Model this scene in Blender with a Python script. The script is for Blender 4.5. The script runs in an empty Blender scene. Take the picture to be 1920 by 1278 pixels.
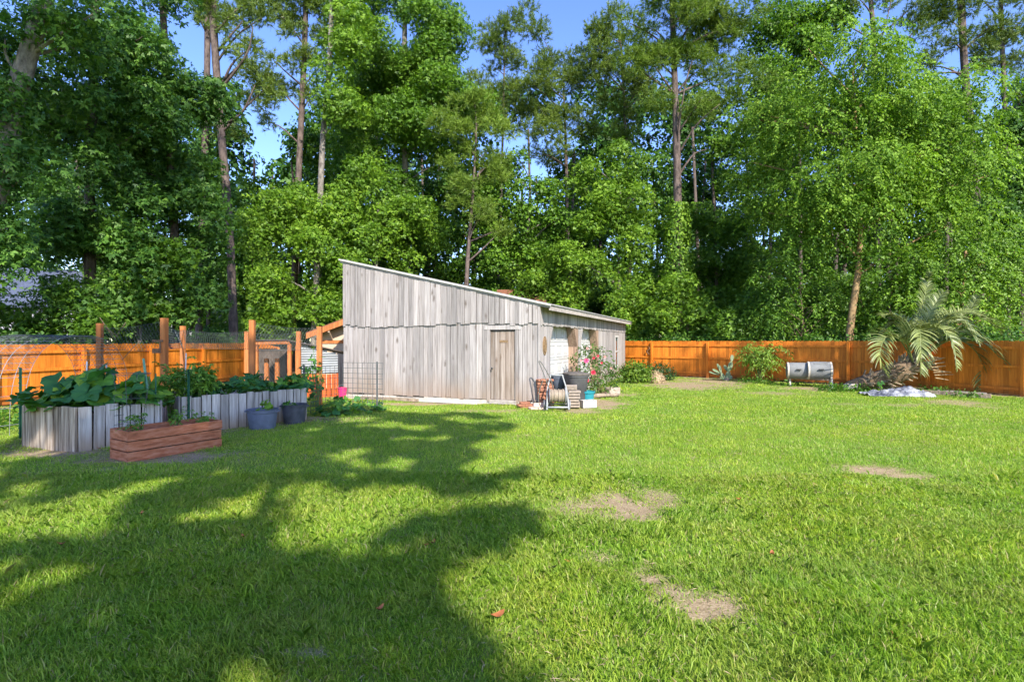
import bpy, math, random
import numpy as np
from mathutils import Vector

rng = np.random.default_rng(11)
random.seed(11)
SC = bpy.context.scene
COL = SC.collection
CAMH, F, CX, CY = 1.75, 1000.0, 960.0, 639.0
SUN_EL = math.radians(38)
SUN_H = np.array([0.36, -0.933]); SUN_H = SUN_H / np.linalg.norm(SUN_H)
SUN = np.array([SUN_H[0]*math.cos(SUN_EL), SUN_H[1]*math.cos(SUN_EL), math.sin(SUN_EL)])

def at(px, py, Y):
    return np.array([(px-CX)/F*Y, Y, CAMH+(CY-py)/F*Y])
def gnd(px, py):
    Y = CAMH*F/(py-CY)
    return np.array([(px-CX)/F*Y, Y, 0.0])
U = lambda a, b: random.uniform(a, b)

# ------------------------------------------------------------------ noise
_lat = rng.random((257, 257))
def vnoise(x, y, s=1.0, o=0.0):
    x = np.asarray(x)/s+o*17.3+1000; y = np.asarray(y)/s+o*5.7+1000
    xi = np.floor(x).astype(int); yi = np.floor(y).astype(int)
    fx = x-xi; fy = y-yi
    fx = fx*fx*(3-2*fx); fy = fy*fy*(3-2*fy)
    a = _lat[xi % 256, yi % 256]; b = _lat[(xi+1) % 256, yi % 256]
    c = _lat[xi % 256, (yi+1) % 256]; d = _lat[(xi+1) % 256, (yi+1) % 256]
    return (a*(1-fx)+b*fx)*(1-fy)+(c*(1-fx)+d*fx)*fy

# ------------------------------------------------------------------ materials
def newmat(name):
    m = bpy.data.materials.new(name); m.use_nodes = True
    nt = m.node_tree; nt.nodes.clear()
    out = nt.nodes.new('ShaderNodeOutputMaterial')
    return m, nt, out
def N(nt, t, **kw):
    n = nt.nodes.new(t)
    for k, v in kw.items(): setattr(n, k, v)
    return n
def ramp(nt, fac, stops):
    r = N(nt, 'ShaderNodeValToRGB')
    e = r.color_ramp.elements
    while len(e) < len(stops): e.new(0.5)
    for el, (p, c) in zip(e, stops):
        el.position = p; el.color = (*c, 1)
    nt.links.new(fac, r.inputs[0])
    return r.outputs[0]
def noise(nt, scale, vec=None, detail=3, rough=0.6, mapscale=None):
    n = N(nt, 'ShaderNodeTexNoise')
    n.inputs['Scale'].default_value = scale; n.inputs['Detail'].default_value = detail
    n.inputs['Roughness'].default_value = rough
    if vec is None:
        vec = N(nt, 'ShaderNodeNewGeometry').outputs['Position']
    if mapscale:
        mp = N(nt, 'ShaderNodeMapping'); mp.inputs['Scale'].default_value = mapscale
        nt.links.new(vec, mp.inputs['Vector']); vec = mp.outputs[0]
    nt.links.new(vec, n.inputs['Vector'])
    return n.outputs['Fac']
def mixc(nt, fac, a, b, mode='MIX'):
    m = N(nt, 'ShaderNodeMix', data_type='RGBA', blend_type=mode)
    for v, i in ((fac, 0), (a, 6), (b, 7)):
        if isinstance(v, (int, float)): m.inputs[i].default_value = v
        elif isinstance(v, tuple): m.inputs[i].default_value = (*v, 1)
        else: nt.links.new(v, m.inputs[i])
    return m.outputs[2]
def bump(nt, h, strength=0.3, dist=0.02):
    b = N(nt, 'ShaderNodeBump'); b.inputs['Strength'].default_value = strength
    b.inputs['Distance'].default_value = dist
    nt.links.new(h, b.inputs['Height']); return b.outputs[0]
def princ(nt, out, col, rough=0.6, spec=0.3, metal=0.0, nrm=None):
    p = N(nt, 'ShaderNodeBsdfPrincipled')
    if isinstance(col, tuple): p.inputs['Base Color'].default_value = (*col, 1)
    else: nt.links.new(col, p.inputs['Base Color'])
    if isinstance(rough, (int, float)): p.inputs['Roughness'].default_value = rough
    else: nt.links.new(rough, p.inputs['Roughness'])
    p.inputs['Metallic'].default_value = metal
    p.inputs['Specular IOR Level'].default_value = spec
    if nrm is not None: nt.links.new(nrm, p.inputs['Normal'])
    if out: nt.links.new(p.outputs[0], out.inputs[0])
    return p
def island(nt): return N(nt, 'ShaderNodeNewGeometry').outputs['Random Per Island']

def leaf_mat(name, dark, mid, light, trans=0.35, tint=(1.15, 1.25, 0.5), rough=0.5, spec=0.3, nscale=0.5):
    m, nt, out = newmat(name)
    c = ramp(nt, island(nt), [(0, dark), (0.5, mid), (1, light)])
    nz = noise(nt, nscale, detail=2)
    v = ramp(nt, nz, [(0.3, (0.65, 0.72, 0.7)), (0.7, (1.25, 1.2, 1.1))])
    c = mixc(nt, 1.0, c, v, 'MULTIPLY')
    p = princ(nt, None, c, rough, spec)
    t = N(nt, 'ShaderNodeBsdfTranslucent')
    tc = mixc(nt, 1.0, c, tint, 'MULTIPLY')
    nt.links.new(tc, t.inputs[0])
    ms = N(nt, 'ShaderNodeMixShader'); ms.inputs[0].default_value = trans
    nt.links.new(p.outputs[0], ms.inputs[1]); nt.links.new(t.outputs[0], ms.inputs[2])
    nt.links.new(ms.outputs[0], out.inputs[0])
    return m
def bark_mat(name, a, b, scale=6, zs=0.35):
    m, nt, out = newmat(name)
    n1 = noise(nt, scale, detail=6, rough=0.7, mapscale=(1, 1, zs))
    n2 = noise(nt, 1.3, detail=2)
    c = ramp(nt, n1, [(0.32, a), (0.62, b)])
    c = mixc(nt, 0.5, c, ramp(nt, n2, [(0.3, (0.6, 0.6, 0.6)), (0.7, (1.2, 1.15, 1.1))]), 'MULTIPLY')
    princ(nt, out, c, 0.9, 0.15, nrm=bump(nt, n1, 0.8, 0.05))
    return m
def wood_mat(name, stops, grain=(14, 14, 0.7), knots=0.0, knotcol=(0.08, 0.06, 0.05), rough=0.8, stain=None, spread=0.35):
    m, nt, out = newmat(name)
    pos = N(nt, 'ShaderNodeNewGeometry').outputs['Position']
    isl = island(nt)
    # shift the grain per board
    cmb = N(nt, 'ShaderNodeCombineXYZ')
    mul = N(nt, 'ShaderNodeMath', operation='MULTIPLY'); mul.inputs[1].default_value = 40.0
    nt.links.new(isl, mul.inputs[0]); nt.links.new(mul.outputs[0], cmb.inputs[2]); nt.links.new(mul.outputs[0], cmb.inputs[0])
    add = N(nt, 'ShaderNodeVectorMath', operation='ADD')
    nt.links.new(pos, add.inputs[0]); nt.links.new(cmb.outputs[0], add.inputs[1])
    vec = add.outputs[0]
    g = noise(nt, 1.0, vec, detail=5, rough=0.65, mapscale=grain)
    c = ramp(nt, g, stops)
    iv = ramp(nt, isl, [(0, (1-spread,)*3), (0.5, (1, 0.98, 0.97)), (1, (1+spread*0.7, 1+spread*0.66, 1+spread*0.66))])
    c = mixc(nt, 1.0, c, iv, 'MULTIPLY')
    big = noise(nt, 1.0, vec, detail=3, mapscale=tuple(x*0.17 for x in grain))
    c = mixc(nt, 0.6, c, ramp(nt, big, [(0.35, (0.72, 0.72, 0.74)), (0.65, (1.12, 1.1, 1.1))]), 'MULTIPLY')
    if knots:
        vo = N(nt, 'ShaderNodeTexVoronoi'); vo.inputs['Scale'].default_value = 1.0
        mp = N(nt, 'ShaderNodeMapping'); mp.inputs['Scale'].default_value = (3.4, 3.4, 1.5)
        nt.links.new(vec, mp.inputs[0]); nt.links.new(mp.outputs[0], vo.inputs['Vector'])
        wob = noise(nt, 9, vec, detail=3)
        sm = N(nt, 'ShaderNodeMath', operation='MULTIPLY_ADD'); sm.inputs[1].default_value = 0.22
        nt.links.new(wob, sm.inputs[0]); nt.links.new(vo.outputs['Distance'], sm.inputs[2])
        kf = ramp(nt, sm.outputs[0], [(0.15, (1, 1, 1)), (0.30, (0, 0, 0))])
        kc = N(nt, 'ShaderNodeMath', operation='MULTIPLY'); kc.inputs[1].default_value = knots
        nt.links.new(kf, kc.inputs[0])
        c = mixc(nt, kc.outputs[0], c, knotcol)
    if stain:
        zcol, z0, z1 = stain
        sep = N(nt, 'ShaderNodeSeparateXYZ'); nt.links.new(pos, sep.inputs[0])
        n3 = noise(nt, 3.0, detail=3, mapscale=(1, 1, 0.4))
        ma = N(nt, 'ShaderNodeMath', operation='MULTIPLY_ADD'); ma.inputs[1].default_value = -(z1-z0)*1.2
        nt.links.new(n3, ma.inputs[0]); nt.links.new(sep.outputs[2], ma.inputs[2])
        mr = N(nt, 'ShaderNodeMapRange'); mr.inputs[1].default_value = z0-(z1-z0)*0.6; mr.inputs[2].default_value = z1-(z1-z0)*0.6
        mr.inputs[3].default_value = 0.75; mr.inputs[4].default_value = 0.0
        nt.links.new(ma.outputs[0], mr.inputs[0])
        c = mixc(nt, mr.outputs[0], c, zcol)
    princ(nt, out, c, rough, 0.2, nrm=bump(nt, g, 0.35, 0.01))
    return m
def plain(name, col, rough=0.5, spec=0.4, metal=0.0, var=0.15, nscale=8, bmp=0.0):
    m, nt, out = newmat(name)
    nz = noise(nt, nscale, detail=4)
    c = mixc(nt, 1.0, col, ramp(nt, nz, [(0.3, (1-var,)*3), (0.7, (1+var,)*3)]), 'MULTIPLY')
    c2 = mixc(nt, 1.0, c, ramp(nt, island(nt), [(0, (1-var*0.8,)*3), (1, (1+var*0.8,)*3)]), 'MULTIPLY')
    princ(nt, out, c2, rough, spec, metal, nrm=bump(nt, nz, bmp, 0.02) if bmp else None)
    return m

M = {}
M['gum'] = leaf_mat('gum_leaf', (0.044, 0.113, 0.011), (0.092, 0.196, 0.016), (0.172, 0.310, 0.028))
M['gum_dark'] = leaf_mat('gum_leaf_dark', (0.034, 0.099, 0.018), (0.067, 0.161, 0.025), (0.138, 0.265, 0.039))
M['lime'] = leaf_mat('lime_leaf', (0.073, 0.165, 0.015), (0.140, 0.262, 0.021), (0.226, 0.366, 0.034))
M['elm'] = leaf_mat('elm_leaf', (0.073, 0.163, 0.015), (0.140, 0.263, 0.022), (0.237, 0.375, 0.044), rough=0.6, spec=0.2)
M['needle'] = leaf_mat('pine_needle', (0.075, 0.125, 0.018), (0.125, 0.190, 0.026), (0.185, 0.260, 0.040), trans=0.2)
M['needle_y'] = leaf_mat('pine_needle_young', (0.088, 0.154, 0.020), (0.143, 0.226, 0.029), (0.209, 0.303, 0.040), trans=0.25)
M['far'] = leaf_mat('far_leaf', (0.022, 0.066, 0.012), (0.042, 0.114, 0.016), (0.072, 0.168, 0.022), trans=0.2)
M['azalea'] = leaf_mat('azalea_leaf', (0.06, 0.13, 0.018), (0.11, 0.20, 0.02), (0.18, 0.27, 0.03), nscale=3)
M['shrubdark'] = leaf_mat('shrub_leaf_dark', (0.016, 0.05, 0.014), (0.03, 0.08, 0.02), (0.05, 0.12, 0.03), nscale=3)
M['rosleaf'] = leaf_mat('rose_leaf', (0.045, 0.10, 0.022), (0.08, 0.15, 0.03), (0.13, 0.21, 0.05), nscale=3)
M['peach'] = leaf_mat('peach_leaf', (0.10, 0.20, 0.02), (0.16, 0.27, 0.03), (0.26, 0.36, 0.06), nscale=3)
M['squash'] = leaf_mat('squash_leaf', (0.03, 0.12, 0.03), (0.055, 0.18, 0.045), (0.12, 0.28, 0.035), nscale=4, trans=0.3)
M['squashlt'] = leaf_mat('squash_leaf_light', (0.10, 0.22, 0.02), (0.15, 0.29, 0.025), (0.22, 0.36, 0.03), nscale=4, trans=0.35)
M['tomato'] = leaf_mat('tomato_leaf', (0.07, 0.18, 0.02), (0.13, 0.27, 0.03), (0.20, 0.35, 0.05), nscale=4)
M['palm'] = leaf_mat('palm_leaflet', (0.125, 0.155, 0.045), (0.185, 0.225, 0.070), (0.275, 0.31, 0.115), trans=0.15, tint=(1.1, 1.15, 0.6), rough=0.4, spec=0.5, nscale=2)
M['cactus'] = leaf_mat('cactus_pad', (0.120, 0.173, 0.098), (0.165, 0.225, 0.135), (0.225, 0.270, 0.180), trans=0.05, nscale=5)
M['groundcover'] = leaf_mat('weed_leaf', (0.04, 0.12, 0.012), (0.075, 0.18, 0.016), (0.12, 0.25, 0.024), nscale=2)
M['petal'] = plain('rose_petal', (0.62, 0.05, 0.10), 0.5, 0.3, var=0.3, nscale=30)
M['petalpink'] = plain('rose_petal_pink', (0.72, 0.12, 0.28), 0.5, 0.3, var=0.3, nscale=30)
M['petalpale'] = plain('rose_petal_pale', (0.75, 0.36, 0.33), 0.5, 0.3, var=0.3, nscale=30)
M['bark_pine'] = bark_mat('pine_bark', (0.042, 0.032, 0.029), (0.165, 0.127, 0.112), 7)
M['bark_gum'] = bark_mat('gum_bark', (0.09, 0.078, 0.068), (0.27, 0.245, 0.215), 8, 0.5)
M['bark_elm'] = bark_mat('elm_bark', (0.16, 0.10, 0.05), (0.36, 0.25, 0.13), 5, 0.8)
M['bark_dark'] = bark_mat('dark_bark', (0.045, 0.035, 0.03), (0.13, 0.105, 0.09), 6)
M['stem'] = plain('green_stem', (0.12, 0.2, 0.05), 0.6)
M['twig'] = plain('brown_twig', (0.16, 0.11, 0.07), 0.8)
M['barn'] = wood_mat('barn_board', [(0.30, (0.185, 0.167, 0.157)), (0.46, (0.300, 0.278, 0.265)), (0.64, (0.395, 0.370, 0.355))],
                     grain=(26, 26, 1.1), knots=0.85, knotcol=(0.11, 0.085, 0.07), stain=((0.27, 0.19, 0.135), 0.0, 0.85), spread=0.26)
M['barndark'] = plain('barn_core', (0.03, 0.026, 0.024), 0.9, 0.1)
M['door'] = wood_mat('barn_door_board', [(0.28, (0.125, 0.095, 0.072)), (0.46, (0.235, 0.187, 0.150)), (0.62, (0.34, 0.295, 0.26))],
                     grain=(24, 24, 1.0), knots=0.7, knotcol=(0.13, 0.08, 0.05), spread=0.25)
M['jamb'] = wood_mat('brown_jamb', [(0.3, (0.19, 0.12, 0.085)), (0.6, (0.36, 0.26, 0.19))], grain=(20, 20, 1), spread=0.2)
M['fence'] = wood_mat('stained_picket', [(0.25, (0.44, 0.115, 0.014)), (0.5, (0.66, 0.200, 0.022)), (0.7, (0.76, 0.26, 0.035))],
                      grain=(26, 26, 1.2), knots=0.4, knotcol=(0.2, 0.06, 0.012), spread=0.34, rough=0.6, stain=((0.20, 0.085, 0.03), 0.0, 0.4))
M['post'] = wood_mat('stained_post', [(0.25, (0.26, 0.085, 0.025)), (0.5, (0.42, 0.15, 0.048)), (0.7, (0.50, 0.20, 0.07))],
                     grain=(26, 26, 1.2), spread=0.15, rough=0.65)
M['bed'] = wood_mat('bed_board', [(0.28, (0.16, 0.14, 0.12)), (0.46, (0.35, 0.325, 0.30)), (0.65, (0.52, 0.50, 0.47))],
                    grain=(24, 24, 1.2), knots=0.5, knotcol=(0.10, 0.085, 0.07), stain=((0.26, 0.19, 0.13), 0.0, 0.35), spread=0.3)
M['bedwarm'] = wood_mat('bed_board_warm', [(0.30, (0.10, 0.075, 0.055)), (0.48, (0.28, 0.225, 0.17)), (0.66, (0.50, 0.43, 0.35))],
                    grain=(24, 24, 1.2), knots=0.4, knotcol=(0.10, 0.085, 0.07), spread=0.3)
M['redbox'] = wood_mat('redwood_board', [(0.28, (0.20, 0.075, 0.038)), (0.46, (0.36, 0.125, 0.062)), (0.66, (0.46, 0.21, 0.13))],
                    grain=(5, 5, 26), knots=0.5, knotcol=(0.14, 0.06, 0.03), spread=0.2)
M['soil'] = plain('garden_soil', (0.06, 0.042, 0.03), 0.95, 0.05, var=0.5, nscale=20, bmp=0.6)
M['roofmetal'] = plain('roof_metal', (0.30, 0.29, 0.275), 0.5, 0.4, var=0.12, nscale=3)
M['whitetrim'] = plain('white_trim', (0.42, 0.41, 0.385), 0.5, 0.4, var=0.08)
M['greytrim'] = wood_mat('grey_trim', [(0.3, (0.24, 0.215, 0.19)), (0.6, (0.43, 0.39, 0.355))], grain=(8, 8, 20), spread=0.1)
M['garage'] = plain('garage_white', (0.50, 0.50, 0.495), 0.4, 0.4, var=0.04)
M['glass'] = plain('window_glass', (0.06, 0.07, 0.08), 0.12, 0.3, var=0.2)
M['concrete'] = plain('concrete', (0.42, 0.38, 0.33), 0.9, 0.2, var=0.25, nscale=12, bmp=0.3)
M['pinkslab'] = plain('pink_concrete', (0.48, 0.34, 0.27), 0.9, 0.2, var=0.2, nscale=10, bmp=0.3)
M['redstone'] = plain('red_flagstone', (0.26, 0.115, 0.07), 0.9, 0.2, var=0.4, nscale=9, bmp=0.5)
M['paver'] = plain('grey_paver', (0.30, 0.25, 0.205), 0.9, 0.2, var=0.25, nscale=12, bmp=0.3)
M['block'] = plain('white_block', (0.42, 0.40, 0.37), 0.9, 0.2, var=0.1, nscale=20, bmp=0.2)
M['teal'] = plain('teal_plastic', (0.02, 0.22, 0.27), 0.35, 0.5, var=0.05)
M['pink'] = plain('pink_plastic', (0.72, 0.03, 0.16), 0.35, 0.5, var=0.05)
M['bin'] = plain('charcoal_plastic', (0.075, 0.075, 0.078), 0.5, 0.4, var=0.2, nscale=5)
M['binlid'] = plain('dusty_lid', (0.13, 0.115, 0.10), 0.7, 0.3, var=0.4, nscale=5)
M['binblue'] = plain('slate_plastic', (0.09, 0.11, 0.15), 0.5, 0.4, var=0.15, nscale=5)
M['tub'] = plain('slate_tub', (0.115, 0.135, 0.20), 0.5, 0.4, var=0.2, nscale=6)
M['tubdark'] = plain('dark_tub', (0.06, 0.065, 0.085), 0.55, 0.4, var=0.3, nscale=6)
M['reel'] = plain('reel_grey', (0.27, 0.28, 0.28), 0.45, 0.4, var=0.1)
M['hose'] = plain('hose_tan', (0.27, 0.22, 0.165), 0.5, 0.4, var=0.2)
M['hosedark'] = plain('hose_dark', (0.08, 0.085, 0.07), 0.5, 0.4)
M['reeldark'] = plain('reel_dark', (0.12, 0.12, 0.14), 0.5, 0.4)
M['wire'] = plain('galvanised_wire', (0.32, 0.33, 0.33), 0.45, 0.5, 0.4)
M['wiredark'] = plain('dark_wire', (0.10, 0.11, 0.11), 0.6, 0.3, 0.3)
M['net'] = plain('net_wire', (0.07, 0.085, 0.085), 0.6, 0.3, 0.3)
M['greenpost'] = plain('green_metal', (0.02, 0.10, 0.06), 0.5, 0.4)
M['greenstake'] = plain('green_stake', (0.12, 0.28, 0.19), 0.5, 0.4)
M['whitestake'] = plain('white_stake', (0.62, 0.62, 0.64), 0.5, 0.4)
M['drum'] = plain('compost_drum', (0.165, 0.17, 0.172), 0.7, 0.2, var=0.2, nscale=3)
M['drumrim'] = plain('drum_rim', (0.42, 0.375, 0.31), 0.55, 0.35)
M['vent'] = plain('black_vent', (0.02, 0.02, 0.02), 0.6)
M['standtan'] = plain('stand_tan', (0.48, 0.41, 0.33), 0.5, 0.3)
m, nt, out = newmat('tarp')
tn_ = noise(nt, 2.6, detail=4); tf_ = noise(nt, 11, detail=4)
tc_ = ramp(nt, tn_, [(.38, (.05, .055, .075)), (.48, (.20, .21, .25)), (.60, (.44, .44, .42))])  # two-tone tarp; the noise also paints in the shade of dark folds
princ(nt, out, mixc(nt, .5, tc_, ramp(nt, tf_, [(.3, (.6, .6, .6)), (.7, (1.1, 1.1, 1.08))]), 'MULTIPLY'), .4, .4, nrm=bump(nt, tf_, .9, .05)); M['tarp'] = m
M['palmtrunk'] = bark_mat('palm_trunk', (0.07, 0.05, 0.03), (0.24, 0.17, 0.11), 9, 1.0)
M['palmboot'] = plain('palm_leaf_base', (0.30, 0.23, 0.15), 0.8, 0.2, var=0.5, nscale=12)
M['log'] = bark_mat('old_timber', (0.16, 0.12, 0.09), (0.36, 0.29, 0.22), 9)
M['straw'] = plain('dry_straw', (0.40, 0.30, 0.18), 0.9, 0.1, var=0.35)
M['shingle'] = plain('brown_shingle', (0.17, 0.075, 0.045), 0.9, 0.15, var=0.3, nscale=14)
M['bluegrey'] = plain('blue_shingle', (0.07, 0.085, 0.13), 0.9, 0.15, var=0.25, nscale=6)
M['tan'] = plain('tan_siding', (0.52, 0.40, 0.29), 0.75, 0.2, var=0.06)
M['housewhite'] = plain('white_siding', (0.45, 0.46, 0.50), 0.7, 0.2, var=0.05)
M['corr'] = plain('corrugated_sheet', (0.33, 0.35, 0.37), 0.4, 0.5, 0.2, var=0.12, nscale=3)
M['darkroof'] = plain('dark_roof', (0.07, 0.055, 0.05), 0.7, 0.3)
M['coopred'] = wood_mat('coop_red_board', [(0.3, (0.33, 0.055, 0.018)), (0.6, (0.55, 0.12, 0.03))], grain=(26, 26, 1.2), spread=0.25)
M['deadleaf'] = plain('dead_leaf', (0.30, 0.105, 0.035), 0.6, 0.3, var=0.4, nscale=30)
M['rust'] = plain('rusty_iron', (0.16, 0.09, 0.055), 0.8, 0.2, var=0.4, nscale=25)
M['plaque'] = plain('plaque_bronze', (0.20, 0.13, 0.07), 0.6, 0.3, var=0.5, nscale=30)
M['knob'] = plain('door_knob', (0.03, 0.03, 0.03), 0.3, 0.5)

# ------------------------------------------------------------------ objects
BASE = {}
def tag(o, label=None, cat=None, group=None, kind=None):
    if label: o['label'] = label
    if cat: o['category'] = cat
    if group: o['group'] = group
    if kind: o['kind'] = kind
    return o
def thing(name, label, cat, base, group=None):
    o = bpy.data.objects.new(name, None); COL.objects.link(o)
    o.empty_display_size = 0.2
    o.location = [float(v) for v in base]
    BASE[o] = np.array(base, float)
    return tag(o, label, cat, group)
def link_mesh(name, me, mat, parent=None, base=None):
    o = bpy.data.objects.new(name, me); COL.objects.link(o)
    if mat: me.materials.append(mat)
    if parent is not None:
        o.parent = parent; BASE[o] = BASE[parent]
    else:
        o.location = [float(v) for v in base]; BASE[o] = np.array(base, float)
    return o
def fast_mesh(name, verts, loops, sizes, smooth=False):
    me = bpy.data.meshes.new(name)
    verts = np.ascontiguousarray(verts, dtype=np.float32)
    loops = np.ascontiguousarray(loops, dtype=np.int32).ravel()
    sizes = np.asarray(sizes, dtype=np.int32)
    me.vertices.add(len(verts)); me.vertices.foreach_set('co', verts.ravel())
    me.loops.add(len(loops)); me.loops.foreach_set('vertex_index', loops)
    me.polygons.add(len(sizes))
    starts = np.zeros(len(sizes), np.int32); starts[1:] = np.cumsum(sizes)[:-1]
    me.polygons.foreach_set('loop_start', starts)
    if smooth: me.polygons.foreach_set('use_smooth', np.ones(len(sizes), bool))
    me.update(calc_edges=True)
    return me

class MB:
    def __init__(s): s.v = []; s.f = []
    def hexa(s, p):  # 8 points: bottom 4 ccw, top 4 ccw
        b = len(s.v); s.v += [tuple(map(float, q)) for q in p]
        for f in ((0, 3, 2, 1), (4, 5, 6, 7), (0, 1, 5, 4), (1, 2, 6, 5), (2, 3, 7, 6), (3, 0, 4, 7)):
            s.f.append(tuple(b+i for i in f))
        return s
    def box(s, c, d, rz=0, rx=0, ry=0):
        from mathutils import Euler
        R = Euler((rx, ry, rz)).to_matrix(); c = Vector([float(q) for q in c]); x, y, z = [q/2 for q in d]
        return s.hexa([c+R@Vector(q) for q in ((-x, -y, -z), (x, -y, -z), (x, y, -z), (-x, y, -z), (-x, -y, z), (x, -y, z), (x, y, z), (-x, y, z))])
    def fbox(s, fn, a0, a1, b0, b1, z0, z1):
        return s.hexa([fn(a0, b0, z0), fn(a1, b0, z0), fn(a1, b1, z0), fn(a0, b1, z0), fn(a0, b0, z1), fn(a1, b0, z1), fn(a1, b1, z1), fn(a0, b1, z1)])
    def beam(s, p, q, w, h=None, up=(0, 0, 1)):
        h = h or w; p = Vector([float(x) for x in p]); q = Vector([float(x) for x in q]); d = (q-p).normalized(); up = Vector(up)
        if abs(d.dot(up)) > 0.98: up = Vector((1, 0, 0))
        x = d.cross(up).normalized()*(w/2); y = x.cross(d).normalized()*(h/2)
        return s.hexa([p-x-y, p+x-y, p+x+y, p-x+y, q-x-y, q+x-y, q+x+y, q-x+y])
    def tube(s, path, rad, n=8, cap=True):
        P = [Vector([float(x) for x in p]) for p in path]
        if not hasattr(rad, '__len__'): rad = [rad]*len(P)
        b = len(s.v); ref = None
        for i, p in enumerate(P):
            d = (P[min(i+1, len(P)-1)]-P[max(i-1, 0)]).normalized()
            if ref is None:
                ref = Vector((1, 0, 0)) if abs(d.x) < 0.9 else Vector((0, 1, 0))
            x = (ref-d*ref.dot(d)).normalized(); y = d.cross(x); ref = x
            for k in range(n):
                a = 2*math.pi*k/n
                s.v.append(tuple(p+(x*math.cos(a)+y*math.sin(a))*rad[i]))
        for i in range(len(P)-1):
            for k in range(n):
                s.f.append((b+i*n+k, b+i*n+(k+1) % n, b+(i+1)*n+(k+1) % n, b+(i+1)*n+k))
        if cap:
            s.f.append(tuple(b+k for k in range(n))[::-1]); s.f.append(tuple(b+(len(P)-1)*n+k for k in range(n)))
        return s
    def lathe(s, o, prof, n=20, axis='z', sx=1, sy=1, cap=True):
        b = len(s.v); o = Vector([float(x) for x in o])
        for r, z in prof:
            for k in range(n):
                a = 2*math.pi*k/n
                s.v.append(tuple(o+Vector((r*math.cos(a)*sx, r*math.sin(a)*sy, z))))
        m = len(prof)
        for i in range(m-1):
            for k in range(n):
                s.f.append((b+i*n+k, b+i*n+(k+1) % n, b+(i+1)*n+(k+1) % n, b+(i+1)*n+k))
        if cap:
            s.f.append(tuple(b+k for k in range(n))[::-1]); s.f.append(tuple(b+(m-1)*n+k for k in range(n)))
        return s
    def prism(s, pts, off):  # polygon (3d points) extruded by off
        b = len(s.v); n = len(pts); off = np.array(off, float)
        s.v += [tuple(map(float, p)) for p in pts]; s.v += [tuple(map(float, np.array(p)+off)) for p in pts]
        s.f.append(tuple(b+i for i in range(n))[::-1]); s.f.append(tuple(b+n+i for i in range(n)))
        for i in range(n): s.f.append((b+i, b+(i+1) % n, b+n+(i+1) % n, b+n+i))
        return s
    def build(s, name, mat, parent=None, base=None, smooth=False, bevel=0):
        v = np.array(s.v, float)
        if parent is not None: off = BASE[parent]
        else:
            if base is None:
                lo, hi = v.min(0), v.max(0); base = ((lo[0]+hi[0])/2, (lo[1]+hi[1])/2, lo[2])
            off = np.array(base, float)
        me = bpy.data.meshes.new(name)
        me.from_pydata((v-off).tolist(), [], s.f); me.update()
        if smooth:
            me.polygons.foreach_set('use_smooth', np.ones(len(me.polygons), bool))
        o = link_mesh(name, me, mat, parent, off)
        if smooth == 'auto':
            md = o.modifiers.new('edges', 'EDGE_SPLIT'); md.split_angle = math.radians(40)
        if bevel:
            md = o.modifiers.new('bevel', 'BEVEL'); md.width = bevel; md.segments = 2; md.limit_method = 'ANGLE'
        return o

def unit(a):
    return a/np.maximum(np.linalg.norm(a, axis=-1, keepdims=True), 1e-9)
def rdir(n):
    return unit(rng.normal(size=(n, 3)))

# ------------------------------------------------------------------ foliage
def leaf_quads(P, D, Nn, L, W):
    D = unit(D); S = unit(np.cross(D, Nn)); Nn = np.cross(S, D)
    L = L[:, None]; W = W[:, None]
    v = np.empty((len(P), 4, 3))
    v[:, 0] = P
    v[:, 1] = P+D*L*0.42+S*W*0.5+Nn*W*0.16
    v[:, 2] = P+D*L-Nn*L*0.12
    v[:, 3] = P+D*L*0.42-S*W*0.5+Nn*W*0.16
    return v.reshape(-1, 3)
def star_leaves(P, D, Nn, L):
    """three-pointed leaves: centre lobe and two side lobes sharing the stalk point"""
    D = unit(D); S = unit(np.cross(D, Nn)); Nn = np.cross(S, D); L = L[:, None]
    v = np.empty((len(P), 10, 3)); v[:, 0] = P
    for j, (an, k) in enumerate(((0, 1.0), (1.05, .82), (-1.05, .82))):
        d = D*math.cos(an)+S*math.sin(an); s = S*math.cos(an)-D*math.sin(an)
        v[:, 1+3*j] = P+d*L*k*.45+s*L*.20+Nn*L*.05
        v[:, 2+3*j] = P+d*L*k-Nn*L*.10
        v[:, 3+3*j] = P+d*L*k*.45-s*L*.20+Nn*L*.05
    return v.reshape(-1, 3)
def star_obj(name, V, mat, parent):
    n = len(V)//10; t = np.array([[0, 1, 2, 3], [0, 4, 5, 6], [0, 7, 8, 9]])
    q = (t[None]+(np.arange(n)*10)[:, None, None]).reshape(-1, 4)
    me = fast_mesh(name, V-BASE[parent], q, np.full(len(q), 4))
    return link_mesh(name, me, mat, parent)
def leaf_obj(name, V, k, mat, parent):
    n = len(V)//k
    me = fast_mesh(name, V-BASE[parent], np.arange(n*k), np.full(n, k))
    return link_mesh(name, me, mat, parent)
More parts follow.
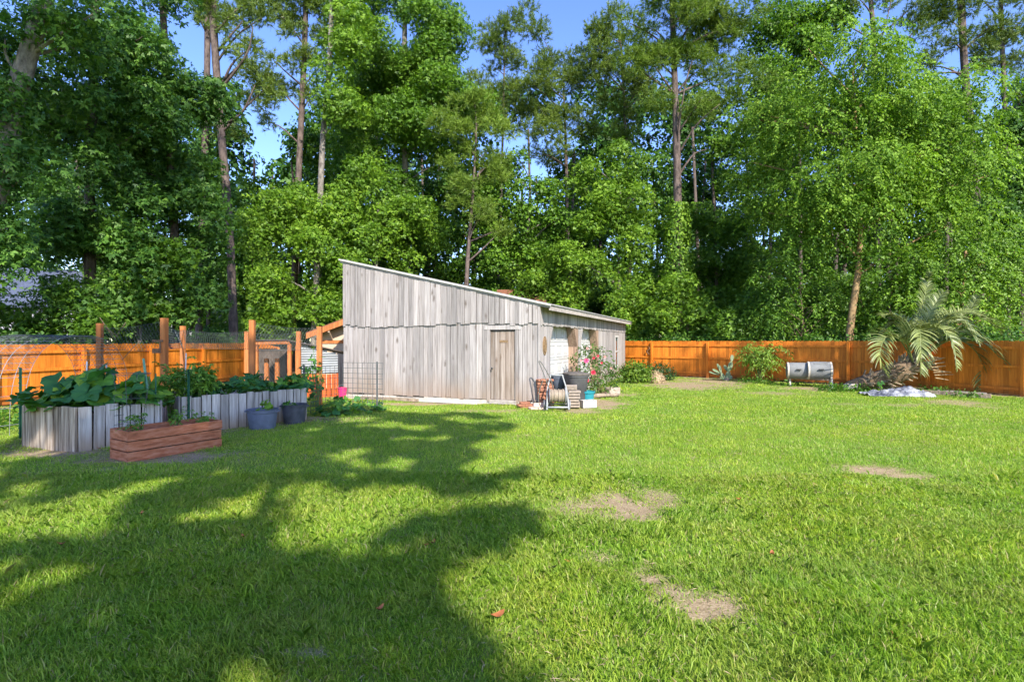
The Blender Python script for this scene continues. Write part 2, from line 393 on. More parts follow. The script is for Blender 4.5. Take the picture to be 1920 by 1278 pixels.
def sprays(blobs, dens, per, L, W, R=(0.3, 0.6), droop=0.25, flat=0.75, upw=0.6, jit=0.55, star=False):
    """leaf sprays on the shells of the given blobs [(centre, r)]"""
    out = []
    for c, r in blobs:
        n = max(5, int(dens*r*r))
        d = rdir(int(n*1.6))
        keep = (d[:, 1] < 0.3) | (rng.random(len(d)) < 0.4)
        d = d[keep][:n]; n = len(d)
        pos = c+d*(r*rng.uniform(0.55, 1.12, (n, 1)))*np.array([1, 1, flat])
        nrm = unit(d*0.55+np.array([0, 0, upw])+rng.normal(size=(n, 3))*0.25)
        rad = rng.uniform(*R, n)
        a = rng.uniform(0, 2*np.pi, (n, per)); q = np.sqrt(rng.random((n, per)))*rad[:, None]
        t1 = unit(np.cross(nrm, np.array([0.3, 0.9, 0.2]))); t2 = np.cross(nrm, t1)
        off = t1[:, None]*(np.cos(a)*q)[..., None]+t2[:, None]*(np.sin(a)*q)[..., None]
        P = pos[:, None]+off
        P[..., 2] -= droop*(q/rad[:, None])**2*rad[:, None]
        P += rng.normal(size=P.shape)*0.05
        D = unit(off)+np.array([0, 0, -0.45])+rng.normal(size=P.shape)*0.45
        Nl = nrm[:, None]+rng.normal(size=P.shape)*jit
        P = P.reshape(-1, 3); m = len(P); s = np.clip(np.exp(rng.normal(-.08, .32, m)), .4, 1.7)
        if star: out.append(star_leaves(P, D.reshape(-1, 3), Nl.reshape(-1, 3), L*s))
        else: out.append(leaf_quads(P, D.reshape(-1, 3), Nl.reshape(-1, 3), L*s, W*s))
    return np.concatenate(out)
def weeping(blobs, dens, per, L, W, length=(0.5, 1.0), flat=0.8, hang=1.0):
    out = []
    for c, r in blobs:
        n = max(5, int(dens*r*r))
        d = rdir(int(n*1.6)); d = d[(d[:, 1] < 0.3) | (rng.random(len(d)) < 0.4)][:n]; n = len(d)
        pos = c+d*(r*rng.uniform(0.45, 1.05, (n, 1)))*np.array([1, 1, flat])
        tl = rng.uniform(*length, n)
        t = np.linspace(0.1, 1, per)[None, :]
        h = unit(d*np.array([1, 1, 0.3])+rng.normal(size=(n, 3))*0.5)
        P = pos[:, None]+h[:, None]*(t*tl[:, None])[..., None]
        P[..., 2] -= hang*0.75*(t**1.7)*tl[:, None]
        P += rng.normal(size=P.shape)*0.02
        side = np.where(np.arange(per) % 2, 1.0, -1.0)[None, :, None]
        lat = unit(np.cross(h, np.array([0, 0, 1.0])))
        D = lat[:, None]*side*0.8+h[:, None]*0.5+np.array([0, 0, -0.75*hang])+rng.normal(size=P.shape)*0.3
        Nl = h[:, None]*0.5+np.array([0, -0.25, 0.6])+rng.normal(size=P.shape)*0.5
        P = P.reshape(-1, 3); m = len(P); s = rng.uniform(0.65, 1.25, m)
        out.append(leaf_quads(P, D.reshape(-1, 3), Nl.reshape(-1, 3), L*s, W*s))
    return np.concatenate(out)
def needles(blobs, dens, per, L, W, flat=0.7):
    out = []
    for c, r in blobs:
        n = max(5, int(dens*r*r))
        d = rdir(int(n*1.5)); d = d[(d[:, 1] < 0.35) | (rng.random(len(d)) < 0.4)][:n]; n = len(d)
        pos = c+d*(r*rng.uniform(0.35, 1.0, (n, 1)))*np.array([1, 1, flat])
        ax = unit(d*0.8+np.array([0, 0, 0.6])+rng.normal(size=(n, 3))*0.3)
        D = unit(ax[:, None]*0.85+rng.normal(size=(n, per, 3))*0.55)
        P = np.repeat(pos[:, None], per, 1)+ax[:, None]*rng.uniform(-0.12, 0.08, (n, per, 1))
        l = L*rng.uniform(0.7, 1.2, (n, per, 1))
        S = unit(np.cross(D, rng.normal(size=(n, per, 3))))*W
        v = np.empty((n, per, 3, 3))
        v[:, :, 0] = P+S*0.5; v[:, :, 1] = P+D*l; v[:, :, 1, 2] -= 0.15*l[..., 0]; v[:, :, 2] = P-S*0.5
        out.append(v.reshape(-1, 3))
    return np.concatenate(out)
def subblobs(envs, Y, size=(0.8, 1.5), cover=1.1):
    """fill picture-sized envelopes (px, py, rx, ry[, dY]) standing at depth Y with smaller blobs"""
    B = []
    for e in envs:
        px, py, rx, ry = e[:4]; Ye = Y+(e[4] if len(e) > 4 else 0)
        a, b = rx*Ye/F, ry*Ye/F
        rm = (size[0]+size[1])/2
        n = max(2, int(cover*a*b/(rm*rm)*1.5))
        c0 = at(px, py, Ye)
        for _ in range(n):
            while True:
                u, w = rng.uniform(-1, 1, 2)
                if u*u+w*w < 1: break
            dep = rng.uniform(-1, 1)*math.sqrt(1-u*u-w*w)*min(3.0, 0.8*a)
            B.append((c0+np.array([u*a, dep, w*b]), rng.uniform(*size)))
    return B
def smooth_path(pts, n=14):
    pts = np.array(pts, float); t = np.linspace(0, len(pts)-1, n)
    out = []
    for q in t:
        i = min(int(q), len(pts)-2); f = q-i
        p0 = pts[max(i-1, 0)]; p1 = pts[i]; p2 = pts[i+1]; p3 = pts[min(i+2, len(pts)-1)]
        out.append(0.5*((2*p1)+(-p0+p2)*f+(2*p0-5*p1+4*p2-p3)*f*f+(-p0+3*p1-3*p2+p3)*f**3))
    return np.array(out)
def trunk_mb(path, r0, r1, blobs=(), limb=0.05, flare=1.35, nl=14, sides=10):
    mb = MB()
    P = smooth_path(path, 18)
    t = np.linspace(0, 1, len(P))
    rad = r0+(r1-r0)*t
    rad[0] *= flare; rad[1] *= 1+(flare-1)*0.35
    rad = rad*rng.uniform(0.95, 1.05, len(P))
    mb.tube(P, rad, sides)
    bl = list(blobs); random.shuffle(bl)
    for c, r in bl[:nl]:
        zt = max(P[1][2], c[2]-0.35*np.linalg.norm(c[:2]-P[-1][:2])-U(0.2, 0.9))
        i = int(np.argmin(np.abs(P[:, 2]-zt)))
        s = P[i]; e = c
        mid = s*0.5+e*0.5+np.array([U(-.2, .2), U(-.2, .2), U(0.0, 0.35)])
        k = min(limb*(1+0.12*np.linalg.norm(e-s)), rad[i]*0.7)
        mb.tube(smooth_path([s, mid, e], 6), list(np.linspace(k, k*0.25, 6)), 6)
    return mb
def tree(name, label, path, r0, r1, envs, Y, kind, leaf, bark, group='trees behind the fences', size=(0.8, 1.5), cover=1.0,
         dens=None, ivy=None, cat='tree', nl=14, limb=0.05, base_z=0.0, bare=(), L=None, path3=None, parts=('trunk', 'crown')):
    P = path3 if path3 is not None else [at(px, py, Y+(q[0] if q else 0)) for px, py, *q in path]
    P = [np.array(p, float) for p in P]
    base = np.array([P[0][0], P[0][1], base_z])
    if P[0][2] > base_z+0.3: P = [base]+P
    else: base = P[0].copy(); base[2] = base_z
    t = thing(name, label, cat, base, group)
    blobs = subblobs(envs, Y, size, cover*1.3)
    mb = trunk_mb(P, r0*.86, r1*.86, blobs, limb, nl=nl)
    for br in bare:
        q = [at(px, py, Y+dy) for px, py, dy in br]
        mb.tube(smooth_path(q, 8), list(np.linspace(r1*0.42, r1*0.12, 8)), 6)
    mb.build(parts[0], M[bark], t, smooth=True)
    star = kind == 'broad' and Y < 34
    if star: L = (L or 0.165)*(.9 if Y < 24 else .8); dens = dens or (54 if Y < 24 else 72)
    if kind == 'broad': V = sprays(blobs, dens or 44, 15, L or 0.17, (L or 0.17)*0.86, star=star); k = 4
    elif kind == 'weep': V = weeping(blobs, dens or 54, 13, L or 0.15, (L or 0.15)*0.5); k = 4
    else: V = needles(blobs, dens or 95, 14, L or 0.28, 0.032); k = 3
    if star: star_obj(parts[1], V, M[leaf], t)
    else: leaf_obj(parts[1], V, k, M[leaf], t)
    if ivy:
        z0, z1, rr, n, mt = ivy
        PP = smooth_path(P, 60)
        zz = rng.uniform(0, 1, n)**1.2
        z = z0+(z1-z0)*zz
        idx = np.argmin(np.abs(PP[:, 2][None]-z[:, None]), 1)
        a = rng.uniform(0, 2*np.pi, n)
        rad = rr*(1.25-0.6*zz)*rng.uniform(0.7, 1.25, n)*(0.75+0.5*vnoise(z, a*2, 0.9))
        o = np.stack([np.cos(a), np.sin(a), np.zeros(n)], 1)
        pp = PP[idx].copy(); pp[:, 2] = z
        pp += o*rad[:, None]*1.15
        V = leaf_quads(pp, o*0.3+np.array([0, 0, -1])+rng.normal(size=(n, 3))*0.4, o+np.array([0, 0, 0.5])+rng.normal(size=(n, 3))*0.4,
                       0.15*rng.uniform(0.7, 1.2, n), 0.13*rng.uniform(0.7, 1.2, n))
        leaf_obj('climbing_ivy', V, 4, M[mt], t)
    return t

# ================================================================== SETTING
FENCE_R = [(5.0, 29.0), (9.35, 25.4), (13.55, 21.45), (15.15, 19.4), (16.15, 16.8), (17.6, 12.5)]
FENCE_L = [(-15.2, 7.5), (-13.7, 14.0), (-11.55, 26.2)]
def seg_dist(x, y, poly):
    d = np.full(np.shape(x), 1e9)
    for (ax, ay), (bx, by) in zip(poly[:-1], poly[1:]):
        vx, vy = bx-ax, by-ay
        t = np.clip(((x-ax)*vx+(y-ay)*vy)/(vx*vx+vy*vy), 0, 1)
        d = np.minimum(d, np.hypot(x-ax-t*vx, y-ay-t*vy))
    return d
PATCHES = []
def patch(px, py, rpx, rpy, w=1.0):
    g = gnd(px, py); y0 = gnd(px, py+rpy)[1]; y1 = gnd(px, py-rpy)[1]
    PATCHES.append((g[0], (y0+y1)/2, rpx*g[1]/F, (y1-y0)/2, w))
for p in [(1165, 945, 72, 26), (1090, 950, 60, 22, .6), (1215, 935, 50, 20, .7), (1222, 1085, 40, 30), (1265, 1112, 50, 24, .9), (1335, 1140, 60, 34), (1630, 878, 60, 8, .9), (1690, 888, 50, 7, .8),
          (1525, 887, 30, 5, .8), (1760, 905, 70, 8, .5), (585, 1215, 40, 10, .6), (1130, 1045, 40, 14, .4),
          (1120, 755, 45, 9), (1085, 768, 40, 5, .7), (1150, 740, 50, 5, .7), (90, 848, 95, 9), (300, 858, 140, 10, .9), (560, 785, 90, 6, .7), (1290, 722, 80, 7), (1230, 716, 60, 4, .6),
          (1340, 715, 60, 6, .9), (1460, 738, 60, 4, .6), (1520, 728, 60, 4, .8), (1600, 757, 40, 3, .45), (1700, 758, 50, 3, .5), (1790, 754, 50, 6, .7), (1850, 762, 40, 4, .5), (640, 742, 60, 6, .8), (800, 756, 150, 3, .8), (930, 770, 60, 3, .6),
          (200, 880, 20, 5, .6), (560, 820, 30, 4, .2)]:
    patch(*p)
def dirt(x, y):
    x = np.asarray(x, float); y = np.asarray(y, float)
    d = np.zeros(np.broadcast(x, y).shape)
    nz = vnoise(x, y, 0.35)*0.45+vnoise(x, y, 0.13, 3)*0.3+vnoise(x, y, 0.05, 13)*0.25
    for cx, cy, a, b, w in PATCHES:
        q = np.hypot((x-cx)/a, (y-cy)/b)
        d = np.maximum(d, np.clip((1.5-q)*.95+(nz-0.5)*1.7, 0, 1)*w)
    d = np.maximum(d, np.clip((1.0-seg_dist(x, y, FENCE_R))*1.2+(nz-0.5)*1.6, 0, 1)*0.9)
    d = np.maximum(d, np.clip((1.2-seg_dist(x, y, FENCE_L))*1.2+(nz-0.5), 0, 1)*0.6)
    # bed surrounds
    d = np.maximum(d, np.clip((0.9-seg_dist(x, y, [(-8.2, 9.2), (-6.9, 8.7), (-6.1, 9.5), (-4.7, 11.9)]))+(nz-0.5)*1.6, 0, 1)*0.5)
    d = np.maximum(d, np.clip((nz-0.64)*3.0, 0, 1)*0.6*np.clip((vnoise(x, y, 2.5, 5)-.38)*4, 0, 1))
    beyond = y > 29.0+0.3*np.abs(x)
    return d
def side_beyond(x, y):   # woods floor outside the fences
    r = (0.655*(x-9.35)+0.755*(y-25.4)) > 0.2
    r2 = (x > 15.4) & (y > 19.2-(x-15.15)*2.6)
    l = (x < -13.7+(y-14)*0.1785-0.15) & (y > 7)
    return (r | r2 | l | (y > 30)).astype(float)
def height(x, y):
    x = np.asarray(x, float); y = np.asarray(y, float)
    near = np.exp(-(np.hypot(x, y-10)/22)**2)
    h = (vnoise(x, y, 1.7, 2)-0.5)*0.05*near+(vnoise(x, y, 0.5, 4)-0.5)*0.02*near
    # the shallow worn tyre rut that curves across the right of the lawn
    rut = np.exp(-((np.hypot(x-3.6, y-2.2)-5.05)/0.22)**2)*(x > 3.2)*0.035
    return h-rut-0.022*np.clip(dirt(x, y), 0, 1)*near

def axis(lo, hi, step, far):
    a = list(np.arange(lo, hi+1e-6, step))
    s, L = step, [lo]; R = [hi]
    while L[-1] > -far: s *= 1.5; L.append(L[-1]-s)
    s = step
    while R[-1] < far: s *= 1.5; R.append(R[-1]+s)
    return np.array(L[1:][::-1]+a+R[1:])
gx = axis(-16, 18, 0.11, 900); gy = axis(1.5, 31, 0.11, 900)
X, Y = np.meshgrid(gx, gy)
Z = height(X, Y)
nx, ny = len(gx), len(gy)
def gz(x, y):      # height of the ground mesh itself
    fx = np.interp(x, gx, np.arange(nx)); fy = np.interp(y, gy, np.arange(ny))
    ix = np.clip(fx.astype(int), 0, nx-2); iy = np.clip(fy.astype(int), 0, ny-2); u = fx-ix; v = fy-iy
    return (Z[iy, ix]*(1-u)+Z[iy, ix+1]*u)*(1-v)+(Z[iy+1, ix]*(1-u)+Z[iy+1, ix+1]*u)*v
idx = np.arange(nx*ny).reshape(ny, nx)
quads = np.stack([idx[:-1, :-1], idx[:-1, 1:], idx[1:, 1:], idx[1:, :-1]], -1).reshape(-1, 4)
me = fast_mesh('ground', np.stack([X, Y, Z], -1).reshape(-1, 3), quads, np.full(len(quads), 4), True)
at1 = me.attributes.new('bare', 'FLOAT', 'POINT'); at1.data.foreach_set('value', dirt(X, Y).astype(np.float32).ravel())
at2 = me.attributes.new('litter', 'FLOAT', 'POINT'); at2.data.foreach_set('value', side_beyond(X, Y).astype(np.float32).ravel())
m, nt, out = newmat('lawn_soil')
a1 = N(nt, 'ShaderNodeAttribute', attribute_name='bare').outputs['Fac']
a2 = N(nt, 'ShaderNodeAttribute', attribute_name='litter').outputs['Fac']
fine = noise(nt, 60, detail=5, rough=0.7); med = noise(nt, 9, detail=4)
g = ramp(nt, fine, [(0.3, (0.09, 0.16, 0.02)), (0.7, (0.20, 0.29, 0.04))])
g = mixc(nt, ramp(nt, med, [(0.5, (0, 0, 0)), (0.75, (0.5, 0.5, 0.5))]), g, (0.20, 0.155, 0.07))
s = ramp(nt, fine, [(0.28, (0.17, 0.12, 0.065)), (0.5, (0.32, 0.25, 0.15)), (0.72, (0.46, 0.375, 0.25))])
s = mixc(nt, 0.6, s, ramp(nt, med, [(0.3, (0.7, 0.65, 0.6)), (0.7, (1.15, 1.12, 1.1))]), 'MULTIPLY')
l = ramp(nt, fine, [(0.3, (0.04, 0.028, 0.016)), (0.7, (0.13, 0.085, 0.045))])
c = mixc(nt, ramp(nt, a1, [(0.05, (0, 0, 0)), (0.8, (1, 1, 1))]), g, s)
c = mixc(nt, a2, c, l)
princ(nt, out, c, 0.95, 0.05, nrm=bump(nt, fine, 0.6, 0.02))
gr = link_mesh('ground', me, m, None, (0, 0, 0)); tag(gr, kind='structure')

# ---------------------------------------------------------------- grass
m, nt, out = newmat('grass_blade')
geo = N(nt, 'ShaderNodeNewGeometry')
c = ramp(nt, geo.outputs['Random Per Island'], [(0, (0.170, 0.310, 0.026)), (0.4, (0.290, 0.435, 0.038)), (0.8, (0.400, 0.530, 0.062)), (0.91, (0.48, 0.56, 0.10)), (0.965, (0.46, 0.38, 0.18)), (1, (0.52, 0.42, 0.25))])
n1 = noise(nt, 0.45, detail=3); n2 = noise(nt, 2.2, detail=3)
c = mixc(nt, 1.0, c, ramp(nt, n1, [(0.3, (0.80, 0.92, 0.9)), (0.7, (1.22, 1.08, 1.0))]), 'MULTIPLY')
c = mixc(nt, 1.0, c, ramp(nt, n2, [(0.3, (0.78, 0.88, 0.85)), (0.7, (1.2, 1.1, 1.05))]), 'MULTIPLY')
n3 = noise(nt, 1.1, detail=4)
c = mixc(nt, ramp(nt, n3, [(.46, (0, 0, 0)), (.68, (.42, .42, .42))]), c, (.235, .29, .075))
c = mixc(nt, 1.0, c, (.93, .95, 1.0), 'MULTIPLY')
p = princ(nt, None, c, 0.45, 0.35)
t = N(nt, 'ShaderNodeBsdfTranslucent'); nt.links.new(mixc(nt, 1.0, c, (1.15, 1.2, 0.6), 'MULTIPLY'), t.inputs[0])
ms = N(nt, 'ShaderNodeMixShader'); ms.inputs[0].default_value = 0.45
nt.links.new(p.outputs[0], ms.inputs[1]); nt.links.new(t.outputs[0], ms.inputs[2]); nt.links.new(ms.outputs[0], out.inputs[0])
M['grass'] = m
def barn_mask(x, y):
    s = -(x-0.71)*0.931+(y-14.2)*0.365; t = (x-0.71)*0.365+(y-14.2)*0.931
    return (s > -0.1) & (s < 6.4) & (t > 0.05)
BED1 = [(-8.2, 8.95), (-6.92, 8.5), (-6.1, 9.25), (-6.9, 10.4), (-8.3, 10.2)]
BED2 = [(-6.2, 9.98), (-4.6, 11.9), (-5.6, 13.0), (-7.25, 11.05)]
def inpoly(x, y, poly):
    r = np.zeros(np.shape(x), bool); n = len(poly)
    for i in range(n):
        x0, y0 = poly[i]; x1, y1 = poly[(i+1) % n]
        if y0 == y1: continue
        c = ((y0 > y) != (y1 > y)) & (x < (x1-x0)*(y-y0)/(y1-y0)+x0)
        r ^= c
    return r
def grass_band(y0, y1, dens, w, h, seg):
    A = (y1-y0)*(y0+y1)*1.0+(y1-y0)*6.0
    n = int(A*dens)
    y = np.sqrt(rng.random(n)*(y1*y1-y0*y0)+y0*y0); x = rng.uniform(-1, 1, n)*(y*1.0+3.0)
    d = dirt(x, y)
    clump = vnoise(x, y, 0.12, 6)*0.55+vnoise(x, y, 0.45, 7)*0.45
    keep = (rng.random(n) > d*0.95) & (rng.random(n) < 0.55+clump*0.75) & (side_beyond(x, y) < 0.5) & ~barn_mask(x, y) & ~inpoly(x, y, BED1) & ~inpoly(x, y, BED2)
    x, y, clump, d = x[keep], y[keep], clump[keep], d[keep]; n = len(x)
    hh = h*rng.uniform(0.45, 1.25, n)*(0.6+0.5*clump+.45*vnoise(x, y, 1.1, 23)*vnoise(x, y, .28, 24)*2)*(1-0.55*np.clip(d*1.5, 0, 1))
    # strands of longer, coarser grass
    tall = (rng.random(n) < 0.02); hh[tall] *= 1.8
    ww = w*rng.uniform(0.6, 1.3, n)
    a = rng.uniform(0, 2*np.pi, n)
    comb = vnoise(x, y, 0.6, 9)*6
    a = np.where(rng.random(n) < 0.22, comb, a)
    ld = np.stack([np.cos(a), np.sin(a), np.zeros(n)], 1)
    lean = rng.uniform(0.25, 1.25, n)[:, None]
    f = rng.uniform(0, 2*np.pi, n); s = np.stack([np.cos(f), np.sin(f), np.zeros(n)], 1)*ww[:, None]*0.5
    B = np.stack([x, y, gz(x, y)-0.004], 1)
    up = np.array([0, 0, 1.0]); H = hh[:, None]
    if seg == 2:
        v = np.empty((n, 5, 3))
        mid = B+up*H*0.62+ld*lean*H*0.28; tip = B+up*H*0.95/(0.75+0.35*lean)+ld*lean*H*0.95
        v[:, 0] = B-s; v[:, 1] = B+s; v[:, 2] = mid+s*0.85; v[:, 3] = tip; v[:, 4] = mid-s*0.85
        return v.reshape(-1, 3), 5
    v = np.empty((n, 3, 3)); tip = B+up*H/(0.75+0.35*lean)+ld*lean*H*0.8
    v[:, 0] = B-s; v[:, 1] = B+s; v[:, 2] = tip
    return v.reshape(-1, 3), 3
VV, LL, SS, o = [], [], [], 0
for args in GRASS_BANDS if 'GRASS_BANDS' in globals() else [(1.2, 4.2, 9500, 0.0062, 0.046, 2), (4.2, 7, 5200, 0.0085, 0.045, 2), (7, 11, 2200, 0.013, 0.044, 1), (11, 18, 900, 0.021, 0.044, 1), (18, 30, 380, 0.034, 0.046, 1)]:
    v, k = grass_band(*args)
    VV.append(v); n = len(v)//k
    LL.append(np.arange(len(v))+o); SS.append(np.full(n, k)); o += len(v)
me = fast_mesh('grass', np.concatenate(VV), np.concatenate(LL), np.concatenate(SS))
tag(link_mesh('grass', me, M['grass'], None, (0, 0, 0)), 'short green lawn grass covering the yard', 'grass', kind='stuff')

# dry thatch: loose straw lying on and between the blades, thickest round the bare spots
n = 130000; yq = np.sqrt(rng.random(n)*(12*12-2.3**2)+2.3**2); xq = rng.uniform(-1, 1, n)*yq
dq = dirt(xq, yq); kq = (rng.random(n) < .035+np.clip(dq, 0, 1)*1.8*(dq < .75)+.2*(dq >= .75)+.10*(vnoise(xq, yq, .9, 17) > .66)) & ~inpoly(xq, yq, BED1) & ~inpoly(xq, yq, BED2)
xq, yq, dq = xq[kq], yq[kq], dq[kq]; n = len(xq); aq = rng.uniform(0, 2*np.pi, n); lq = rng.uniform(.02, .075, n)
Pq = np.stack([xq, yq, gz(xq, yq)+np.where(dq > .4, .004, rng.uniform(.006, .03, n))], 1)
Vq = leaf_quads(Pq, np.stack([np.cos(aq), np.sin(aq), rng.normal(size=n)*.15], 1), np.array([0, 0, 1.0])+rng.normal(size=(n, 3))*.2, lq, np.full(n, .0045)*np.maximum(1, yq/5))
me = fast_mesh('dry_thatch', Vq, np.arange(len(Vq)), np.full(n, 4)); tag(link_mesh('dry_thatch', me, M['straw'], None, (0, 0, 0)), 'dry straw thatch scattered through the lawn and round its bare spots', 'thatch', kind='stuff')

# ================================================================== BARN
BC = np.array([0.71, 14.2, 0.0]); BS = np.array([-0.931, 0.365, 0]); BT = np.array([0.365, 0.931, 0])
def B(s, t, z): return BC+BS*s+BT*t+np.array([0, 0, z])
BWID, BLEN = 6.35, 13.56
def zroof(s): return 2.72+(4.18-2.72)*s/BWID
barn = thing('barn', 'long weathered grey board barn with a single slope roof on the lawn', 'barn', B(BWID/2, 0, 0))
# dark core added inside the boards to block light, garage bays left open
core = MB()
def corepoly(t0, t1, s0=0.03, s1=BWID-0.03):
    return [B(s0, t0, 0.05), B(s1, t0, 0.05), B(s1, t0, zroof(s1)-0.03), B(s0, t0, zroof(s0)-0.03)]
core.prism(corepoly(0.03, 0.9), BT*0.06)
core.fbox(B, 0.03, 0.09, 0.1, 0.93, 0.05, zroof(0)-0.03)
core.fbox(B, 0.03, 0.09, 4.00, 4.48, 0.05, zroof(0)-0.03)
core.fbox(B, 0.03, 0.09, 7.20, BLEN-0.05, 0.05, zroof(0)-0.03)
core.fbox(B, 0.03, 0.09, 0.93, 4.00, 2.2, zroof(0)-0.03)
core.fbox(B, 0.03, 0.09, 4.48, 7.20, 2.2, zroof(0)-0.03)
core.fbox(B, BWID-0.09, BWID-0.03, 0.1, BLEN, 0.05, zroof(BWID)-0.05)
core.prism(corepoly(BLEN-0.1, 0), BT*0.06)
core.build('light_block_core', M['barndark'], barn)
def boards_front(z0f, z1f, out0, out1, wmin, wmax, skip=(), s0=0.0, s1=BWID):
    mb = MB(); s = s0
    while s < s1-0.02:
        w = U(wmin, wmax); e = min(s+w, s1)
        if s1-e < 0.07: e = s1
        if not any(a-0.01 < (s+e)/2 < b+0.01 for a, b in skip):
            o = U(out0, out1); th = 0.022; tl = U(-0.003, 0.003)
            zb = z0f(s); g = U(0.007, 0.020)
            sa, sb = s+g/2, e-g/2
            mb.hexa([B(sa, -o-th, zb), B(sb, -o-th, zb+U(-.006, .006)), B(sb, -o, zb), B(sa, -o, zb),
                     B(sa+tl, -o-th, z1f(sa)), B(sb+tl, -o-th, z1f(sb)), B(sb+tl, -o, z1f(sb)), B(sa+tl, -o, z1f(sa))])
        s = e
    return mb
DS0, DS1 = 0.66, 1.40
low = MB()
for a, b in ((0.0, DS0-0.10), (DS1+0.10, BWID)):
    q = boards_front(lambda s: 0.14+U(-.025, .025), lambda s: 2.26, 0.0, 0.009, 0.13, 0.22, (), a, b)
    n0 = len(low.v); low.v += q.v; low.f += [tuple(i+n0 for i in f) for f in q.f]
q = boards_front(lambda s: 2.06, lambda s: 2.26, 0.0, 0.006, 0.15, 0.2, (), DS0-0.10, DS1+0.10)
n0 = len(low.v); low.v += q.v; low.f += [tuple(i+n0 for i in f) for f in q.f]
low.build('lower_siding', M['barn'], barn)
_rag = [0]
def ragged(s):
    _rag[0] = 0.8*_rag[0]+U(-0.025, 0.025)
    return 2.20+_rag[0]+U(-0.03, 0.03)
boards_front(ragged, lambda s: zroof(s)-0.004, 0.032, 0.052, 0.11, 0.2).build('upper_siding', M['barn'], barn)
# side wall
def boards_side(z0f, z1f, out0, out1, wmin, wmax, spans):
    mb = MB()
    for a, b in spans:
        t = a
        while t < b-0.02:
            e = min(t+U(wmin, wmax), b)
            if b-e < 0.07: e = b
            o = U(out0, out1); th = 0.022; zb = z0f(t); g = U(0.002, 0.008)
            mb.hexa([B(-o-th, t+g, zb), B(-o, t+g, zb), B(-o, e, zb), B(-o-th, e, zb), B(-o-th, t+g, z1f), B(-o, t+g, z1f), B(-o, e, z1f), B(-o-th, e, z1f)])
            t = e
    return mb
G1, G2, WN = (0.95, 3.98), (4.50, 7.18), (10.78, 11.62)
for sp in [(0.0, G1[0]), (G1[1]+0.12, G2[0]), (G2[1]+0.12, BLEN)]:
    if sp[1] < BLEN: ls = boards_side(lambda t: 0.16+U(-.03, .03), 2.26, 0, 0.008, 0.15, 0.24, [sp])
    else:
        ls = boards_side(lambda t: 0.16+U(-.03, .03), 2.26, 0, 0.008, 0.15, 0.24, [(sp[0], WN[0]), (WN[1], BLEN)])
        for z0_, z1_ in ((0.16, 0.55), (2.0, 2.26)):
            q = boards_side(lambda t: z0_, z1_, 0, 0.006, 0.15, 0.24, [WN]); n0 = len(ls.v); ls.v += q.v; ls.f += [tuple(i+n0 for i in f) for f in q.f]
    ls.build('side_siding', M['barn'], barn)
for a, b in (G1, G2):
    MB().prism([B(-0.012, a-0.01, 1.72), B(-0.012, a-0.01, 2.25), B(-0.012, a+0.34, 2.25)], BS*-0.02).build('corner_gusset', M['barn'], barn)
boards_side(lambda t: 2.18+U(-.02, .02), zroof(0)-0.02, 0.024, 0.036, 0.11, 0.2, [(0.0, BLEN)]).build('side_upper_siding', M['barn'], barn)
for a, b in (G1, G2):
    gd = MB()
    gd.fbox(B, 0.30, 0.33, a-0.1, b+0.05, 0.05, 2.3)
    rows, cols = 4, 4; ph = 2.2/rows; pw = (b-a)/cols
    d = gd.build('garage_door', M['garage'], barn)
    for r in range(rows):
        mb = MB(); z0 = 0.07+r*ph
        mb.fbox(B, 0.275, 0.300, a-0.05, b-0.005, z0, z0+ph-0.012)
        for c_ in range(cols):
            t0 = a+c_*pw
            mb.fbox(B, 0.262, 0.276, t0+0.06, t0+pw-0.06, z0+0.08, z0+0.11)
            mb.fbox(B, 0.262, 0.276, t0+0.06, t0+pw-0.06, z0+ph-0.12, z0+ph-0.09)
            mb.fbox(B, 0.262, 0.276, t0+0.06, t0+0.085, z0+0.11, z0+ph-0.12)
            mb.fbox(B, 0.262, 0.276, t0+pw-0.085, t0+pw-0.06, z0+0.11, z0+ph-0.12)
            mb.fbox(B, 0.266, 0.278, t0+0.14, t0+pw-0.14, z0+0.17, z0+ph-0.18)
        mb.build('door_panel', M['garage'], d)
    jb = MB()
    jb.fbox(B, -0.03, 0.30, b, b+0.12, 0.05, 2.24)
    jb.prism([B(-0.028, b, 1.55), B(-0.028, b, 2.24), B(-0.028, b-0.42, 2.24)], BS*0.28)
    jb.build('door_post', M['jamb'], barn)
    MB().fbox(B, 0.335, 0.40, a-0.3, b+0.3, 2.2, 2.5).build('header', M['barndark'], barn)
MB().fbox(B, -0.058, -0.002, -0.056, -0.002, 0.10, zroof(0)-0.03).build('corner_board', M['barn'], barn)
# window
wf = MB()
for z0, z1 in ((0.55, 0.63), (1.24, 1.30), (1.92, 2.0)): wf.fbox(B, -0.055, 0.02, WN[0], WN[1], z0, z1)
for t0, t1 in ((WN[0], WN[0]+0.09), (WN[1]-0.09, WN[1])): wf.fbox(B, -0.05, 0.02, t0, t1, 0.63, 1.92)
w = wf.build('window', M['whitetrim'], barn)
MB().fbox(B, -0.02, 0.0, WN[0]+0.06, WN[1]-0.06, 0.62, 1.93).build('pane', M['glass'], w)
